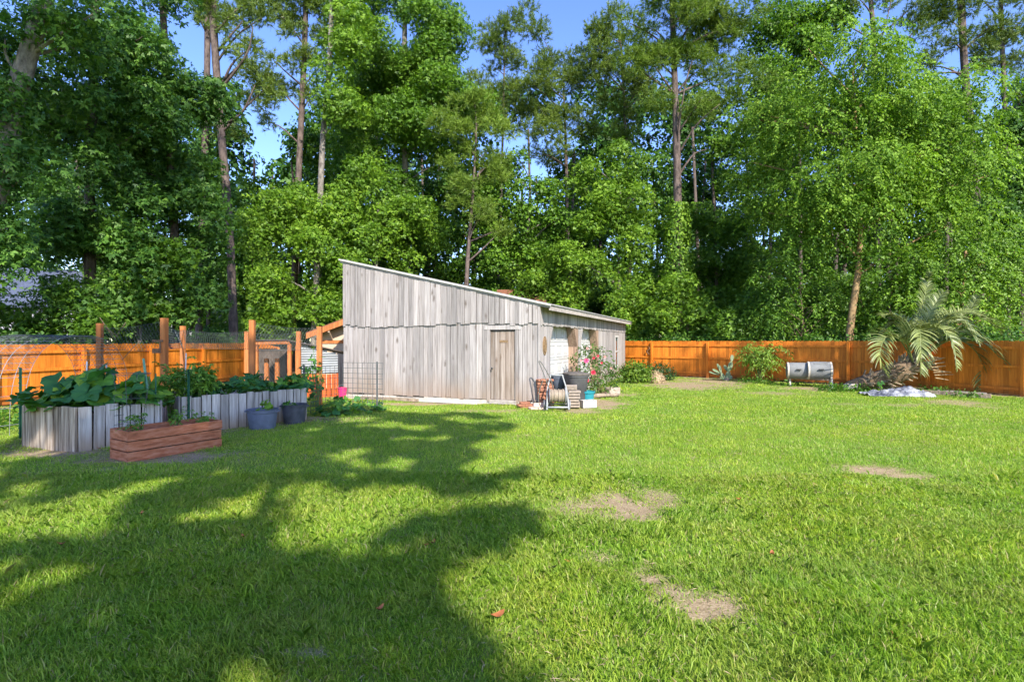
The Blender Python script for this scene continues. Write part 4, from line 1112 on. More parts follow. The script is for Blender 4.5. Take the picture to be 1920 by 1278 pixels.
squash('wilting squash seedling hanging out of the darker tub', c+np.array([-0.06, -0.12, 0.34]), 0.16, 0.2, 0.14, 10, 0.08, name='squash_seedling', group='seedlings in the tubs', leaf='squash')

# ================================================================== AT THE BARN CORNER
# hose reel cart
hc = gnd(1046, 770); hc = np.array([hc[0], 13.55, 0])
hr = thing('hose_reel_cart', 'grey hose reel cart wound with tan hose on the grass before the bins', 'hose reel', hc)
H = lambda x, y, z: hc+np.array([x, y, z])
fr = MB()
for s in (-1, 1):
    x = 0.27*s
    fr.tube(smooth_path([H(x*1.02, -0.22, 0.03), H(x, -0.16, 0.12), H(x*0.95, -0.05, 0.35), H(x*0.88, 0.10, 0.55), H(x*0.62, 0.20, 0.80), H(x*0.58, 0.22, 0.87)], 16), 0.021, 8)
    fr.tube(smooth_path([H(x*1.0, -0.20, 0.06), H(x*1.02, -0.06, 0.15), H(x*1.02, 0.16, 0.16)], 8), 0.017, 8)
fr.tube([H(-0.16, 0.22, 0.87), H(0.16, 0.22, 0.87)], 0.021, 8)
fr.tube([H(-0.27, -0.19, 0.09), H(0.27, -0.19, 0.09)], 0.024, 8)
fr.tube([H(-0.27, 0.12, 0.14), H(0.27, 0.12, 0.14)], 0.017, 8)
fr.build('frame', M['reel'], hr, smooth=True)
def xlathe(o, prof, n=22):
    mb = MB(); b = 0
    for r, x in prof:
        for k in range(n):
            a = 2*math.pi*k/n; mb.v.append((o[0]+x, o[1]+r*math.cos(a), o[2]+r*math.sin(a)))
    m_ = len(prof)
    for i in range(m_-1):
        for k in range(n): mb.f.append((i*n+k, i*n+(k+1) % n, (i+1)*n+(k+1) % n, (i+1)*n+k))
    mb.f.append(tuple(range(n))[::-1]); mb.f.append(tuple((m_-1)*n+k for k in range(n)))
    return mb
for s in (-1, 1):
    xlathe(H(0.205*s, 0.0, 0.36), [(0.19, -0.012), (0.205, -0.01), (0.205, 0.01), (0.19, 0.012)]).build('reel_disc', M['reeldark'] if s < 0 else M['reel'], hr, smooth='auto')
prof = []
for i in range(11):
    x = -0.18+i*0.036
    for a in np.linspace(0.15, math.pi-0.15, 5): prof.append((0.150+0.018*math.sin(a)+0.012*math.sin(i*2.3), x-0.018*math.cos(a)))
xlathe(H(0, 0, 0.36), prof).build('wound_hose', M['hose'], hr, smooth=True)
MB().tube(smooth_path([H(-0.16, -0.12, 0.40), H(-0.30, -0.05, 0.80), H(-0.42, 0.1, 1.12), H(-0.46, 0.15, 1.22), H(-0.40, 0.14, 1.20), H(-0.28, 0.1, 1.0), H(-0.15, 0.08, 0.75), H(-0.1, 0.05, 0.52)], 26), 0.012, 7).build('loose_hose', M['hosedark'], hr, smooth=True)
MB().tube(smooth_path([H(-0.36, 0.05, 0.75), H(-0.45, 0.0, 0.5), H(-0.48, -0.05, 0.25), H(-0.40, -0.1, 0.05), H(-0.3, -0.12, 0.03), H(-0.22, -0.1, 0.2)], 20), 0.012, 7).build('loose_hose', M['hosedark'], hr, smooth=True)
MB().tube(smooth_path([H(0.24, 0, 0.36), H(0.28, -0.02, 0.38), H(0.29, -0.06, 0.44)], 6), 0.014, 7).build('crank', M['reel'], hr, smooth=True)
for s in (-1, 1):
    w_ = xlathe(H(0.315*s, 0.10, 0.125), [(0.05, -0.03), (0.10, -0.03), (0.125, -0.02), (0.125, 0.02), (0.10, 0.03), (0.05, 0.03)]).build('wheel', M['reel'], hr, smooth='auto')
    xlathe(H(0.315*s, 0.10, 0.125), [(0.06, -0.036), (0.07, -0.034), (0.07, 0.034), (0.06, 0.036)]).build('hub_cap', M['whitetrim'], w_)
    xlathe(H(0.315*s, 0.10, 0.125), [(0.115, -0.012), (0.129, -0.014), (0.129, 0.014), (0.115, 0.012)]).build('tyre', M['reeldark'], w_)
mb = MB()
for k in range(5): mb.tube([H(0.16+0.02*k, 0.05, 0.08+0.015*k), H(0.22+0.01*k, -0.08, 0.06)], 0.012, 6)
mb.build('spare_fitting', M['hosedark'], hr)

# bins
def wheelie(label, px, Y, w, dep, h, body, lid, rz, group='bins beside the garage door', tilt=0):
    c = at(px, 700, Y)*[1, 1, 0]; t = thing('refuse_bin', label, 'bin', c, group)
    cs_, sn = math.cos(rz), math.sin(rz)
    f = lambda x, y, z: c+np.array([x*cs_-y*sn, x*sn+y*cs_, z])
    def ring(k, z, r=0.17):
        a_, b_ = w/2*k, dep/2*k; pts = []
        for sx, sy, a0 in ((1, 1, 0), (-1, 1, 90), (-1, -1, 180), (1, -1, 270)):
            for q in (0, 30, 60, 90):
                an = math.radians(a0+q); pts.append(f(sx*(a_-r)+r*math.cos(an), sy*(b_-r)+r*math.sin(an), z))
        return pts
    def loft(rs, cap=True):
        mb = MB(); n = len(rs[0])
        for r in rs: mb.v += [tuple(map(float, p)) for p in r]
        for i in range(len(rs)-1):
            for k in range(n): mb.f.append((i*n+k, i*n+(k+1) % n, (i+1)*n+(k+1) % n, (i+1)*n+k))
        mb.f.append(tuple(range(n))[::-1]); mb.f.append(tuple((len(rs)-1)*n+k for k in range(n)))
        return mb
    hb = h*0.90
    loft([ring(0.76, 0.02), ring(0.78, 0.06), ring(0.87, hb*0.55), ring(0.89, hb*0.56), ring(0.96, hb-0.05), ring(1.02, hb-0.045), ring(1.02, hb)]).build('body', M[body], t, smooth='auto')
    l = loft([ring(1.06, hb+0.005), ring(1.08, hb+0.02), ring(1.07, hb+0.045), ring(0.9, h-0.02), ring(0.55, h)]).build('lid', M[lid], t, smooth='auto')
    MB().tube([f(-w*0.35, dep*0.56, hb-0.02), f(w*0.35, dep*0.56, hb-0.02)], 0.018, 8).build('handle', M[body], t)
    for s in (-1, 1):
        MB().tube([f(s*w*0.36, dep*0.42, 0.10), f(s*(w*0.36+0.05), dep*0.42, 0.10)], 0.10, 14).build('wheel', M['vent'], t)
    return t
wheelie('charcoal refuse bin with a dusty domed lid beside the rose bush', 1080, 14.75, 0.60, 0.66, 0.90, 'bin', 'binlid', 0.25)
wheelie('slate blue refuse bin half hidden behind the charcoal one', 1050, 15.3, 0.50, 0.52, 0.80, 'binblue', 'binblue', -0.1)
# stones
def slab(name, label, cat, c, dims, rz, mat, group, rx=0, ry=0, rough=0.012):
    mb = MB(); w, d_, h = dims; n = 11
    pts = []
    for k in range(n):
        a = 2*math.pi*k/n; e = (abs(math.cos(a))**4+abs(math.sin(a))**4)**-0.25
        pts.append((w/2*e*math.cos(a)*U(.9, 1.0), d_/2*e*math.sin(a)*U(.9, 1.0)))
    from mathutils import Euler
    R = np.array(Euler((rx, ry, rz)).to_matrix())
    P0 = [R@np.array([x, y, 0])+c for x, y in pts]
    mb.prism(P0, R@np.array([0, 0, h]))
    return tag(mb.build(name, M[mat], None, c, bevel=0.008), label, cat, group)
zs = 0.05; words_ = ['bottom', 'second', 'third', 'fourth', 'fifth', 'sixth', 'topmost']
for i in range(7):
    h = [0.16, .12, .10, .09, .08, .09, .06][i]
    c = at(1022, 740, 14.15)*[1, 1, 0]+np.array([U(-.03, .03)+0.02*(i == 2), U(-.03, .03), zs])
    slab('flagstone', f'red flagstone, {words_[i]} in the stack against the barn corner', 'stone', c, (0.50*U(.85, 1), 0.36, h-0.01), U(-.25, .25), 'redstone', 'red flagstones stacked at the barn corner'); zs += h
zs = 0.02
for i in range(6):
    h = 0.075; c = at(1075, 740, 13.95)*[1, 1, 0]+np.array([U(-.025, .025), U(-.02, .02), zs])
    mb = MB(); mb.box(c+np.array([0, 0, h/2-0.004]), (0.34*U(.85, 1), 0.24, h-0.018), rz=U(-.15, .15))
    tag(mb.build('paver', M['paver'], None, c, bevel=0.008), f'grey paver, {words_[i] if i < 5 else "topmost"} in the pile behind the hose reel', 'paver', 'grey pavers piled behind the hose reel'); zs += h
mb = MB(); c = at(1071, 735, 13.9)*[1, 1, 0]+np.array([0, 0, zs+0.01]); mb.box(c+np.array([0, 0, .06]), (0.30, 0.10, 0.12), rz=-.1, rx=0.25)
tag(mb.build('paver', M['paver'], None, c, bevel=0.008), 'pale broken slab leaning on top of the grey paver pile', 'paver')
slab('leaning_slab', 'pinkish concrete slab leaning against the barn corner', 'slab', at(1011, 765, 13.85)*[1, 1, 0]+np.array([0, 0, 0.0]), (0.36, 0.30, 0.06), 0.1, 'pinkslab', None, rx=math.radians(62))
slab('stepping_stone', 'tan concrete pad on the ground under the hose reel', 'slab', at(1008, 766, 13.72)*[1, 1, 0], (0.5, 0.35, 0.05), 0.1, 'pinkslab', None)
for i, (px, py, w, zz, dn) in enumerate(((985, 760, .34, 0.0, 'lowest flat'), (978, 758, .28, 0.055, 'middle flat'), (992, 762, .26, 0.055, 'small tilted'), (984, 757, .30, 0.11, 'uppermost flat'))):
    slab('flagstone', f'{dn} red flagstone on the ground beside the barn door sill', 'stone', at(px, py, 13.95)*[1, 1, 0]+np.array([0, 0, zz]), (w, .24, .05), U(-.3, .3), 'redstone', 'red flagstones beside the barn door')
# cinder block
c = at(1103, 760, 14.05)*[1, 1, 0]; mb = MB(); R_ = 0.35
f = lambda x, y, z: c+np.array([x*math.cos(R_)-y*math.sin(R_), x*math.sin(R_)+y*math.cos(R_), z])
for x0, x1, y0, y1 in ((-.2, .2, -.1, -.07), (-.2, .2, .07, .1), (-.2, -.165, -.07, .07), (.165, .2, -.07, .07), (-.018, .018, -.07, .07)): mb.fbox(f, x0, x1, y0, y1, 0, 0.2)
tag(mb.build('cinder_block', M['block'], None, c, bevel=0.004), 'white cinder block on the bare soil before the teal pot', 'block')
c = at(1100, 745, 14.75)*[1, 1, 0]
pt = thing('plant_pot', 'teal plastic plant pot between the charcoal bin and cinder block', 'pot', c)
MB().lathe(c, [(.17, 0), (.215, .32), (.235, .32), (.24, .37), (.215, .37), (.20, .30)], 20).build('body', M['teal'], pt, smooth='auto')
MB().lathe(c+np.array([0, 0, .31]), [(.205, 0), (.2, .012)], 18).build('soil', M['soil'], pt)
mb = MB(); c = at(1128, 735, 16.2)*[1, 1, 0]; mb.tube(smooth_path([c+np.array([-.5, 0, .06]), c+np.array([0, .02, .1]), c+np.array([.6, .5, .06])], 10), list(np.linspace(.07, .05, 10)), 8)
tag(mb.build('fallen_log', M['log'], smooth=True), 'short pale log lying on the soil below the rose bush', 'log')
slab('field_stone', 'tan rounded stone under the right side of the rose bush', 'stone', at(1148, 728, 17.6)*[1, 1, 0], (.5, .4, .22), .3, 'paver', None)

# shrubs by the barn
def shrub(name, label, blobs, leaf, dens, per, L, group=None, cat='shrub', W=None, stem='twig'):
    c = np.mean([b[0] for b in blobs], 0); c = np.array([c[0], c[1], 0.0])
    t = thing(name, label, cat, c, group); mb = MB()
    for q, r in blobs:
        for _ in range(3):
            e = q+rng.normal(size=3)*r*0.4; mb.tube(smooth_path([c+np.array([U(-.1, .1), U(-.1, .1), 0]), c*0.4+e*0.6, e], 6), list(np.linspace(.014, .005, 6)), 5)
    mb.build('stems', M[stem], t)
    V = sprays(blobs, dens, per, L, W or L*0.55, R=(0.08, 0.2), droop=0.1, upw=0.5); V[:, 2] = np.maximum(V[:, 2], 0.01)
    leaf_obj('leaves', V, 4, M[leaf], t)
    return t
def blobs_at(Y, *es): return [(at(px, py, Y+dy), r) for px, py, r, dy in es]
rb_ = shrub('rose_bush', 'tall rose bush with pink and red blooms beside the barn wall',
      blobs_at(17.0, (1098, 668, .42, 0), (1120, 662, .36, .4), (1112, 690, .5, 0), (1135, 690, .45, .5), (1092, 700, .36, -.3), (1105, 722, .42, -.6), (1146, 712, .36, .8), (1125, 716, .42, 0), (1108, 648, .2, 0), (1156, 724, .3, 1)), 'rosleaf', 150, 8, 0.085)
def rose(p, r, mat, parent):
    P, D, Nn, L = [], [], [], []
    for ring, k in ((0.2, 4), (0.5, 7), (0.8, 9), (1.0, 11)):
        for i in range(k):
            a = 2*math.pi*i/k+ring; o = np.array([math.cos(a), -0.5, math.sin(a)])
            P.append(p+o*r*0.15*ring); D.append(o*ring+np.array([0, -0.8*(1.2-ring), 0.1])); Nn.append(np.array([0, -1, 0.3])+o*0.2); L.append(r*(0.6+0.5*ring))
    L = np.array(L); leaf_obj('rose_bloom', leaf_quads(np.array(P), np.array(D, float), np.array(Nn), L, L*1.15), 4, M[mat], parent)
for px, py, Yr, r_, mt in ((1099, 676, 16.4, .17, 'petalpink'), (1112, 698, 16.4, .16, 'petal'), (1099, 713, 15.9, .17, 'petal'), (1121, 667, 16.8, .09, 'petal'), (1113, 671, 16.6, .09, 'petal'), (1134, 669, 16.8, .09, 'petalpale'),
                      (1128, 680, 16.6, .08, 'petal'), (1101, 653, 16.8, .08, 'petalpale'), (1090, 676, 16.5, .07, 'petalpale'), (1146, 690, 17.1, .07, 'petalpale')):
    rose(at(px, py, Yr), r_*.44, mt, rb_)
shrub('azalea_bush', 'rounded light green azalea bush at the far corner of the barn', blobs_at(22.5, (1176, 698, .36, 0), (1190, 690, .46, 0), (1204, 697, .42, 0), (1188, 704, .46, -.3), (1207, 705, .36, -.2), (1172, 707, .32, -.2)), 'azalea', 330, 9, 0.10)
shrub('evergreen_bush', 'low dark evergreen bush in the corner between fence and azalea', blobs_at(24.0, (1226, 692, .5, 0), (1242, 696, .5, 0), (1218, 700, .45, -.2), (1250, 702, .4, 0)), 'shrubdark', 260, 9, 0.085)
# dry clipped mound
c = at(1228, 716, 22.6)*[1, 1, 0]; t = thing('straw_mound', 'round mound of dry brown clippings before the dark bush', 'mound', c)
mb = MB(); mb.lathe(c, [(.36, 0), (.36, .12), (.30, .26), (.18, .36), (.03, .4)], 14); mb.build('core', M['straw'], t, smooth=True)
n = 900; dd = rdir(n); dd[:, 2] = np.abs(dd[:, 2]); Pm = c+dd*np.array([.37, .37, .40]); Dm = unit(rng.normal(size=(n, 3))+dd*0.5)
leaf_obj('clippings', leaf_quads(Pm, Dm, dd, np.full(n, .16), np.full(n, .022)), 4, M['straw'], t)

# prickly pear and agave-like plant by the fence
c = at(1362, 713, 23.6)*[1, 1, 0]; t = thing('cactus', 'pale green prickly pear with flat pads before the orange fence', 'cactus', c)
mb = MB()
def pad(p, d_, L, w, face):
    d_ = Vector(d_).normalized(); fz = Vector(face).normalized(); x = d_.cross(fz).normalized(); pts = []
    for a in np.linspace(0, 2*math.pi, 14)[:-1]:
        k = 0.5-0.5*math.cos(a); wv = math.sin(a)*(0.6+0.4*k)
        pts.append(np.array(Vector([float(q) for q in p])+d_*L*k+x*w*0.5*wv))
    mb.prism(pts, np.array(fz)*0.03); return np.array(p)+np.array(d_)*L*0.95
e = pad(c, (.25, 0, 1), .42, .28, (0, -1, .1)); e2 = pad(e, (.3, .1, 1), .48, .26, (.1, -1, 0)); pad(e2, (.15, 0, 1), .32, .2, (.2, -1, 0)); pad(e, (-.6, 0, .8), .36, .2, (.2, -1, .3))
f1 = pad(c, (-.7, -.1, .8), .42, .24, (.2, -1, .4)); pad(f1, (-.9, 0, .45), .42, .2, (0, -.7, .8)); pad(f1, (-.2, 0, 1), .38, .18, (.4, -1, 0)); pad(c, (-1, -.1, .5), .36, .22, (0, -.6, .8)); pad(c, (.5, -.2, .5), .3, .22, (0, -.8, .5))
pad(c+np.array([-.3, 0, .25]), (-1, 0, .25), .5, .16, (0, -.6, .8)); pad(c+np.array([-.2, 0, .3]), (-.5, 0, 1), .5, .15, (0, -1, .3))
mb.build('pads', M['cactus'], t, bevel=0.01)
mb = MB(); mb.tube([c, c+np.array([0, 0, .12])], [.16, .1], 10); mb.build('stump', M['log'], t)
# peach sapling
small_leaf_plant('peach_sapling', 'young peach sapling with long drooping light leaves before the fence', at(1425, 716, 22.6)*[1, 1, 0], 0.95, 0.55, 1.65, 330, 0.17, 'peach', cat='sapling', hang=0.9, stems=16, stemmat='twig', per=6, Wf=0.26)

# compost tumbler
ct = thing('compost_tumbler', 'twin grey drum compost tumbler on a pale stand before the fence', 'compost tumbler', at(1518, 725, 20.3)*[1, 1, 0])
def alathe(o, ax, prof, n=24):
    ax = unit(np.array(ax, float)); v = np.array([0, 0, 1.0]); u = np.cross(ax, v); mb = MB()
    for r, x in prof:
        for k in range(n):
            a = 2*math.pi*k/n; mb.v.append(tuple(o+ax*x+(u*math.cos(a)+v*math.sin(a))*r))
    m_ = len(prof)
    for i in range(m_-1):
        for k in range(n): mb.f.append((i*n+k, i*n+(k+1) % n, (i+1)*n+(k+1) % n, (i+1)*n+k))
    mb.f.append(tuple(range(n))[::-1]); mb.f.append(tuple((m_-1)*n+k for k in range(n)))
    return mb
ax_ = np.array([0.93, -0.36, 0])
for px, py, Yd, L_, r in ((1495, 694.5, 20.6, .76, .305), (1536, 694.5, 20.2, .84, .325)):
    o = at(px, py, Yd); a_ = unit(ax_)
    prof = [(r*.80, -L_/2), (r*.86, -L_/2+.02), (r*.97, -L_/2+.05)]+[(r*(1.0+.02*math.cos(x*3)), x) for x in np.linspace(-L_/2+.08, L_/2-.08, 8)]+[(r*.97, L_/2-.05), (r*.86, L_/2-.02), (r*.80, L_/2)]
    dr = alathe(o, ax_, prof).build('drum', M['drum'], ct, smooth='auto')
    for sgn in (-1, 1): alathe(o+a_*(sgn*(L_/2-.05)), ax_, [(r*.99, -.03), (r*1.04, -.028), (r*1.04, .028), (r*.99, .03)]).build('rim', M['drumrim'], dr, smooth='auto')
    mb = MB(); q = o+np.array([-.12, -r*1.0, 0.06])*1.0; mb.box(q+np.array([0, -.03, 0]), (.17, .05, .035), rz=-.37); mb.build('air_vent', M['vent'], dr)
    mb = MB()
    for k in range(7):
        an = math.radians(50+k*16) ; mb.box(o+np.array([0.02, 0, 0])+(np.cross(a_, [0, 0, 1])*math.cos(an)+np.array([0, 0, 1])*math.sin(an))*r*1.015, (L_*.55, .07, .02), rz=math.atan2(ax_[1], ax_[0]), rx=0)
    if px > 1500: mb.build('lid', M['drum'], dr)
sa, sb = at(1480, 700, 20.9), at(1558, 700, 19.95)
for o, k in ((sa, -1), (sb, 1)):
    g_ = np.array([o[0], o[1], 0]); nrm = np.array([-.36, -.93, 0])
    for s in (-1, 1):
        MB().beam(g_+nrm*.30*s, g_+nrm*.03*s+np.array([0, 0, .62]), .06, .05).build('leg', M['standtan'], ct)
MB().beam(np.array([sa[0], sa[1], .30])+np.array([.0, -.12, 0]), np.array([sb[0], sb[1], .30])+np.array([0, -.12, 0]), .05, .05).build('cross_bar', M['jamb'], ct)
MB().tube([np.array([sa[0], sa[1], .60]), np.array([sb[0], sb[1], .60])], .022, 8).build('axle', M['wire'], ct)

# ================================================================== PALM
pc = at(1716, 690, 18.9); tb = at(1590, 724, 19.6)
pm = thing('pindo_palm', 'grey green feather palm with a leaning rough trunk before the fence', 'palm', np.array([tb[0], tb[1], 0]))
mb = MB(); path = smooth_path([np.array([tb[0], tb[1], .05]), at(1625, 716, 19.4), at(1665, 706, 19.2), at(1700, 690, 19.0), pc+np.array([.1, 0, .25])], 16)
mb.tube(path, list(np.linspace(.20, .36, 10))+list(np.linspace(.36, .16, 6)), 12); mb.build('trunk', M['palmtrunk'], pm, smooth=True)
lb = MB()
for i in range(90):
    k = min(3+int(i/90*12.9), 15); p = path[k]; d_ = unit(path[min(k+1, 15)]-path[k-1]); o = unit(np.cross(d_, rng.normal(size=3))); r = .18+.16*(i/90)
    if o[1] > .55: o = -o
    s_ = p+o*r*.85; lb.tube([s_, s_+unit(o*.55+d_*.9)*.16, s_+unit(o*.75+d_*.75)*U(.26, .42)], [.055, .04, .022], 5)
lb.build('cut_leaf_bases', M['palmboot'], pm)
def frond(pts, Ll, n=44, spread=1.0, hang=0.55, t0=0.16):
    pts = [np.array(p, float) for p in pts]; R = smooth_path(pts, 26)
    mb = MB(); mb.tube(R, list(np.linspace(.028, .006, 26)), 5)
    o = mb.build('frond', M['palm'], pm, smooth=True)
    V = []; Lp = []; cnt = 0
    Q = smooth_path(pts, 200)
    for sd in (-1, 1):
        for i in range(n):
            t = t0+(1-t0)*i/(n-1); k = int(t*198); p = Q[k]; d_ = unit(Q[min(k+2, 199)]-Q[max(k-2, 0)])
            lat = unit(np.cross(d_, np.array([0.15, -0.25, 1.0]))); upv = np.cross(lat, d_)
            if upv[2] < 0: upv = -upv
            L = Ll*math.sin(math.pi*(0.12+0.82*t))**0.6*U(.85, 1.1); w = .042*U(.8, 1.2)
            dr = unit(lat*sd*.8*spread+d_*(.55+.4*t)+upv*.45)+rng.normal(size=3)*.08
            c_ = [p]; q = p.copy(); dv = dr.copy()
            for st in range(4):
                q = q+unit(dv)*L/4; dv = unit(dv)+np.array([0, 0, -hang*(.25+.2*st)]); c_.append(q.copy())
            wd_ = unit(np.cross(dr, upv+rng.normal(size=3)*.3))
            ws = [w*.7, w, w*.85, w*.55, .002]
            b0 = len(V)
            for q_, w_ in zip(c_, ws): V += [q_-wd_*w_/2, q_+wd_*w_/2]
            for st in range(4): Lp.append((b0+2*st, b0+2*st+1, b0+2*st+3, b0+2*st+2))
    me = fast_mesh('leaflets', np.array(V)-BASE[pm], np.array(Lp), np.full(len(Lp), 4))
    link_mesh('leaflets', me, M['palm'], o)
Yc = 18.9
def fr_(p, L=.70, n=54, **k): frond([pc]+[at(px, py, Yc+dy) for px, py, dy in p], L, n, **k)
fr_([(1690, 640, -.4), (1661, 632, -.7), (1650, 665, -1.0), (1660, 700, -1.1)])
fr_([(1700, 630, -.8), (1722, 616, -1.3), (1726, 650, -1.7), (1727, 698, -1.8)])
fr_([(1700, 640, 0), (1700, 612, 0), (1672, 592, .1), (1655, 592, .1)], .55)
fr_([(1722, 630, .2), (1730, 575, .4), (1737, 540, .5), (1745, 512, .4)], .42, hang=.5)
fr_([(1725, 630, 0), (1742, 590, 0), (1756, 565, .1), (1770, 548, .1)], .45)
fr_([(1745, 622, 0), (1795, 586, .2), (1850, 600, .3), (1890, 640, .2)], .80, 60, hang=.75)
fr_([(1745, 640, -.6), (1800, 622, -1.0), (1860, 655, -1.4), (1900, 712, -1.6)], .80, 62, hang=.75)
fr_([(1750, 655, -.5), (1795, 636, -.8), (1838, 672, -1.0), (1838, 738, -1.0)], .74, 60, hang=.7)
fr_([(1740, 620, .4), (1790, 602, .8), (1818, 580, .9), (1832, 556, .9)], .4)
fr_([(1735, 622, -.6), (1770, 598, -1.0), (1805, 606, -1.4), (1832, 640, -1.7)], .74, 60, hang=.8)
fr_([(1730, 625, -.9), (1760, 615, -1.5), (1785, 640, -1.9), (1795, 690, -2.1)], .52, hang=.7)
fr_([(1712, 622, .6), (1690, 596, 1.0), (1668, 610, 1.3), (1645, 640, 1.5)], .5)
fr_([(1725, 610, .8), (1760, 585, 1.4), (1800, 600, 1.6), (1850, 650, 1.6)], .55)
mb = MB()
for i in range(9):
    q = at(1738+i*2, 668+i*5, 18.6); e = q+np.array([U(.3, .6), -.1, U(-.1, .12)]); mb.tube([q, (q+e)/2, e], [.02, .018, .01], 5)
mb.build('dead_frond_stub', M['straw'], pm)
t = squash('broad green leaf plant growing through the palm trunk', at(1652, 722, 18.7)*[1, 1, 0]+np.array([0, 0, .05]), .12, .1, .3, 4, .17, name='broadleaf_weed', group=None, h0=.7)

# tarp
g0 = at(1678, 745, 17.0)*[1, 1, 0]; nxs, nys = 60, 26; uu, vv = np.meshgrid(np.linspace(-1, 1, nxs), np.linspace(-1, 1, nys))
hx = .06+.13/(1+np.exp(-(uu-.05)*7))
zz = (hx*(1-np.abs(uu)**2.4)*(1-np.abs(vv)**2.2))*(.55+.9*vnoise(uu, vv, .35, 8))+.22*np.abs(vnoise(uu*1.0+vv*.4, vv, .22, 12)-.5)*(1-np.abs(vv)**4)+.12*np.abs(vnoise(uu-vv*.5, vv+uu*.4, .1, 15)-.5)*(1-np.abs(vv)**4)+.02
ex = .84+.10*vnoise(vv, uu*0, .4, 3); ey = .36*(.8+.5*vnoise(uu, vv*0, .5, 6))
Vt = np.stack([g0[0]+uu*ex, g0[1]+vv*ey-uu*.15, zz], -1).reshape(-1, 3)
ix = np.arange(nxs*nys).reshape(nys, nxs); qd = np.stack([ix[:-1, :-1], ix[:-1, 1:], ix[1:, 1:], ix[1:, :-1]], -1).reshape(-1, 4)
me = fast_mesh('tarp', Vt-g0, qd, np.full(len(qd), 4), True); tag(link_mesh('tarp', me, M['tarp'], None, g0), 'crumpled white plastic tarp lying on the grass below the palm', 'tarp')
mb = MB(); mb.beam(at(1730, 741, 17.6)*[1, 1, 0]+np.array([0, 0, .07]), at(1858, 748, 16.3)*[1, 1, 0]+np.array([0, 0, .06]), .16, .13)
tag(mb.build('timber', M['log']), 'long weathered landscape timber lying on the ground under the palm fronds', 'timber')
mb = MB(); mb.beam(at(1758, 738, 17.9)*[1, 1, 0]+np.array([0, 0, .06]), at(1850, 744, 17.0)*[1, 1, 0]+np.array([0, 0, .05]), .10, .10)
tag(mb.build('timber', M['greytrim']), 'thinner pale timber lying behind the long weathered one', 'timber')
def weeds(label, es, Y, dens=150):
    c = np.mean([at(px, py, Y)*[1, 1, 0] for px, py, r, dy in es], 0); t = thing('weed_patch', label, 'weeds', c, 'weed patches along the fence bed')
    bl = [(at(px, py, Y+dy)*[1, 1, 0]+np.array([0, 0, .08]), r) for px, py, r, dy in es]
    V = sprays(bl, dens, 7, .085, .05, R=(.08, .16), flat=.45, upw=.8); V[:, 2] = np.maximum(V[:, 2], .01); leaf_obj('leaves', V, 4, M['groundcover'], t)
weeds('dark green weeds on the soil between the composter and tarp', [(1560, 740, .4, 0), (1580, 741, .4, 0), (1600, 742, .45, 0), (1620, 741, .35, .2), (1545, 736, .3, .4)], 18.6)
weeds('low green weeds round the foot of the peach sapling', [(1395, 716, .35, 0), (1415, 717, .4, -.3), (1440, 722, .4, -.8), (1470, 728, .4, -1.5), (1410, 710, .3, .6), (1490, 728, .35, -1.6)], 22.4)
weeds('thin green weeds behind the white tarp', [(1735, 738, .3, 0), (1752, 738, .3, 0), (1772, 741, .3, -.4), (1800, 752, .3, -1.2), (1820, 753, .25, -1.4)], 17.9)
weeds('low weeds on the ground left of the arched trellis', [(12, 800, .35, 0), (30, 790, .35, .5), (10, 775, .4, 1.2), (30, 760, .5, 2.0)], 10.6, 110)
slab('field_stone', 'dark grey stone in the weeds beside the palm trunk', 'stone', at(1596, 727, 19.4)*[1, 1, 0], (.5, .35, .2), .4, 'concrete', None)
# fallen leaves on the lawn
for i, (px, py, lab) in enumerate(((933, 1165, 'largest curled orange leaf on the grass at the shade edge'), (800, 1030, 'orange leaf of a pair lying on the shaded lawn'), (812, 1026, 'brighter orange leaf beside its pair on the shaded lawn'),
        (265, 970, 'brown leaf in the sun streak before the redwood box'), (1448, 1047, 'small orange leaf on the sunny lawn right of the bare patch'), (1678, 1208, 'orange leaf at the lower right of the lawn'),
        (186, 845, 'pinkish leaf on the soil before the plank bed'), (712, 1152, 'brown leaf lying in deep shade near the lower middle'), (455, 1015, 'reddish leaf in the shade below the sun patch'), (115, 1028, 'brown leaf on the shaded lawn at the left'),
        (1066, 1062, 'rusty leaf beside the shade edge below the bare patch'), (1385, 942, 'pale tan leaf on the sunny lawn above the orange one'))):
    g_ = gnd(px, py); sz = .034 if i not in (0,) else .055
    a = U(0, 6.28); t_ = np.linspace(-1, 1, 7); V = []
    for q in t_:
        wv = .5*(1-q*q)**.6
        for s in (-1, 0, 1): V.append(g_+np.array([math.cos(a)*q*sz+-math.sin(a)*s*wv*sz, math.sin(a)*q*sz+math.cos(a)*s*wv*sz, .035+.03*q*q+.02*abs(s)*wv]))
    Lq = [(3*i_+j, 3*i_+j+1, 3*i_+j+4, 3*i_+j+3) for i_ in range(6) for j in range(2)]
    me = fast_mesh('fallen_leaf', np.array(V)-g_, np.array(Lq), np.full(len(Lq), 4), True)
    tag(link_mesh('fallen_leaf', me, M['deadleaf'], None, g_), lab, 'leaf', 'fallen leaves on the lawn')

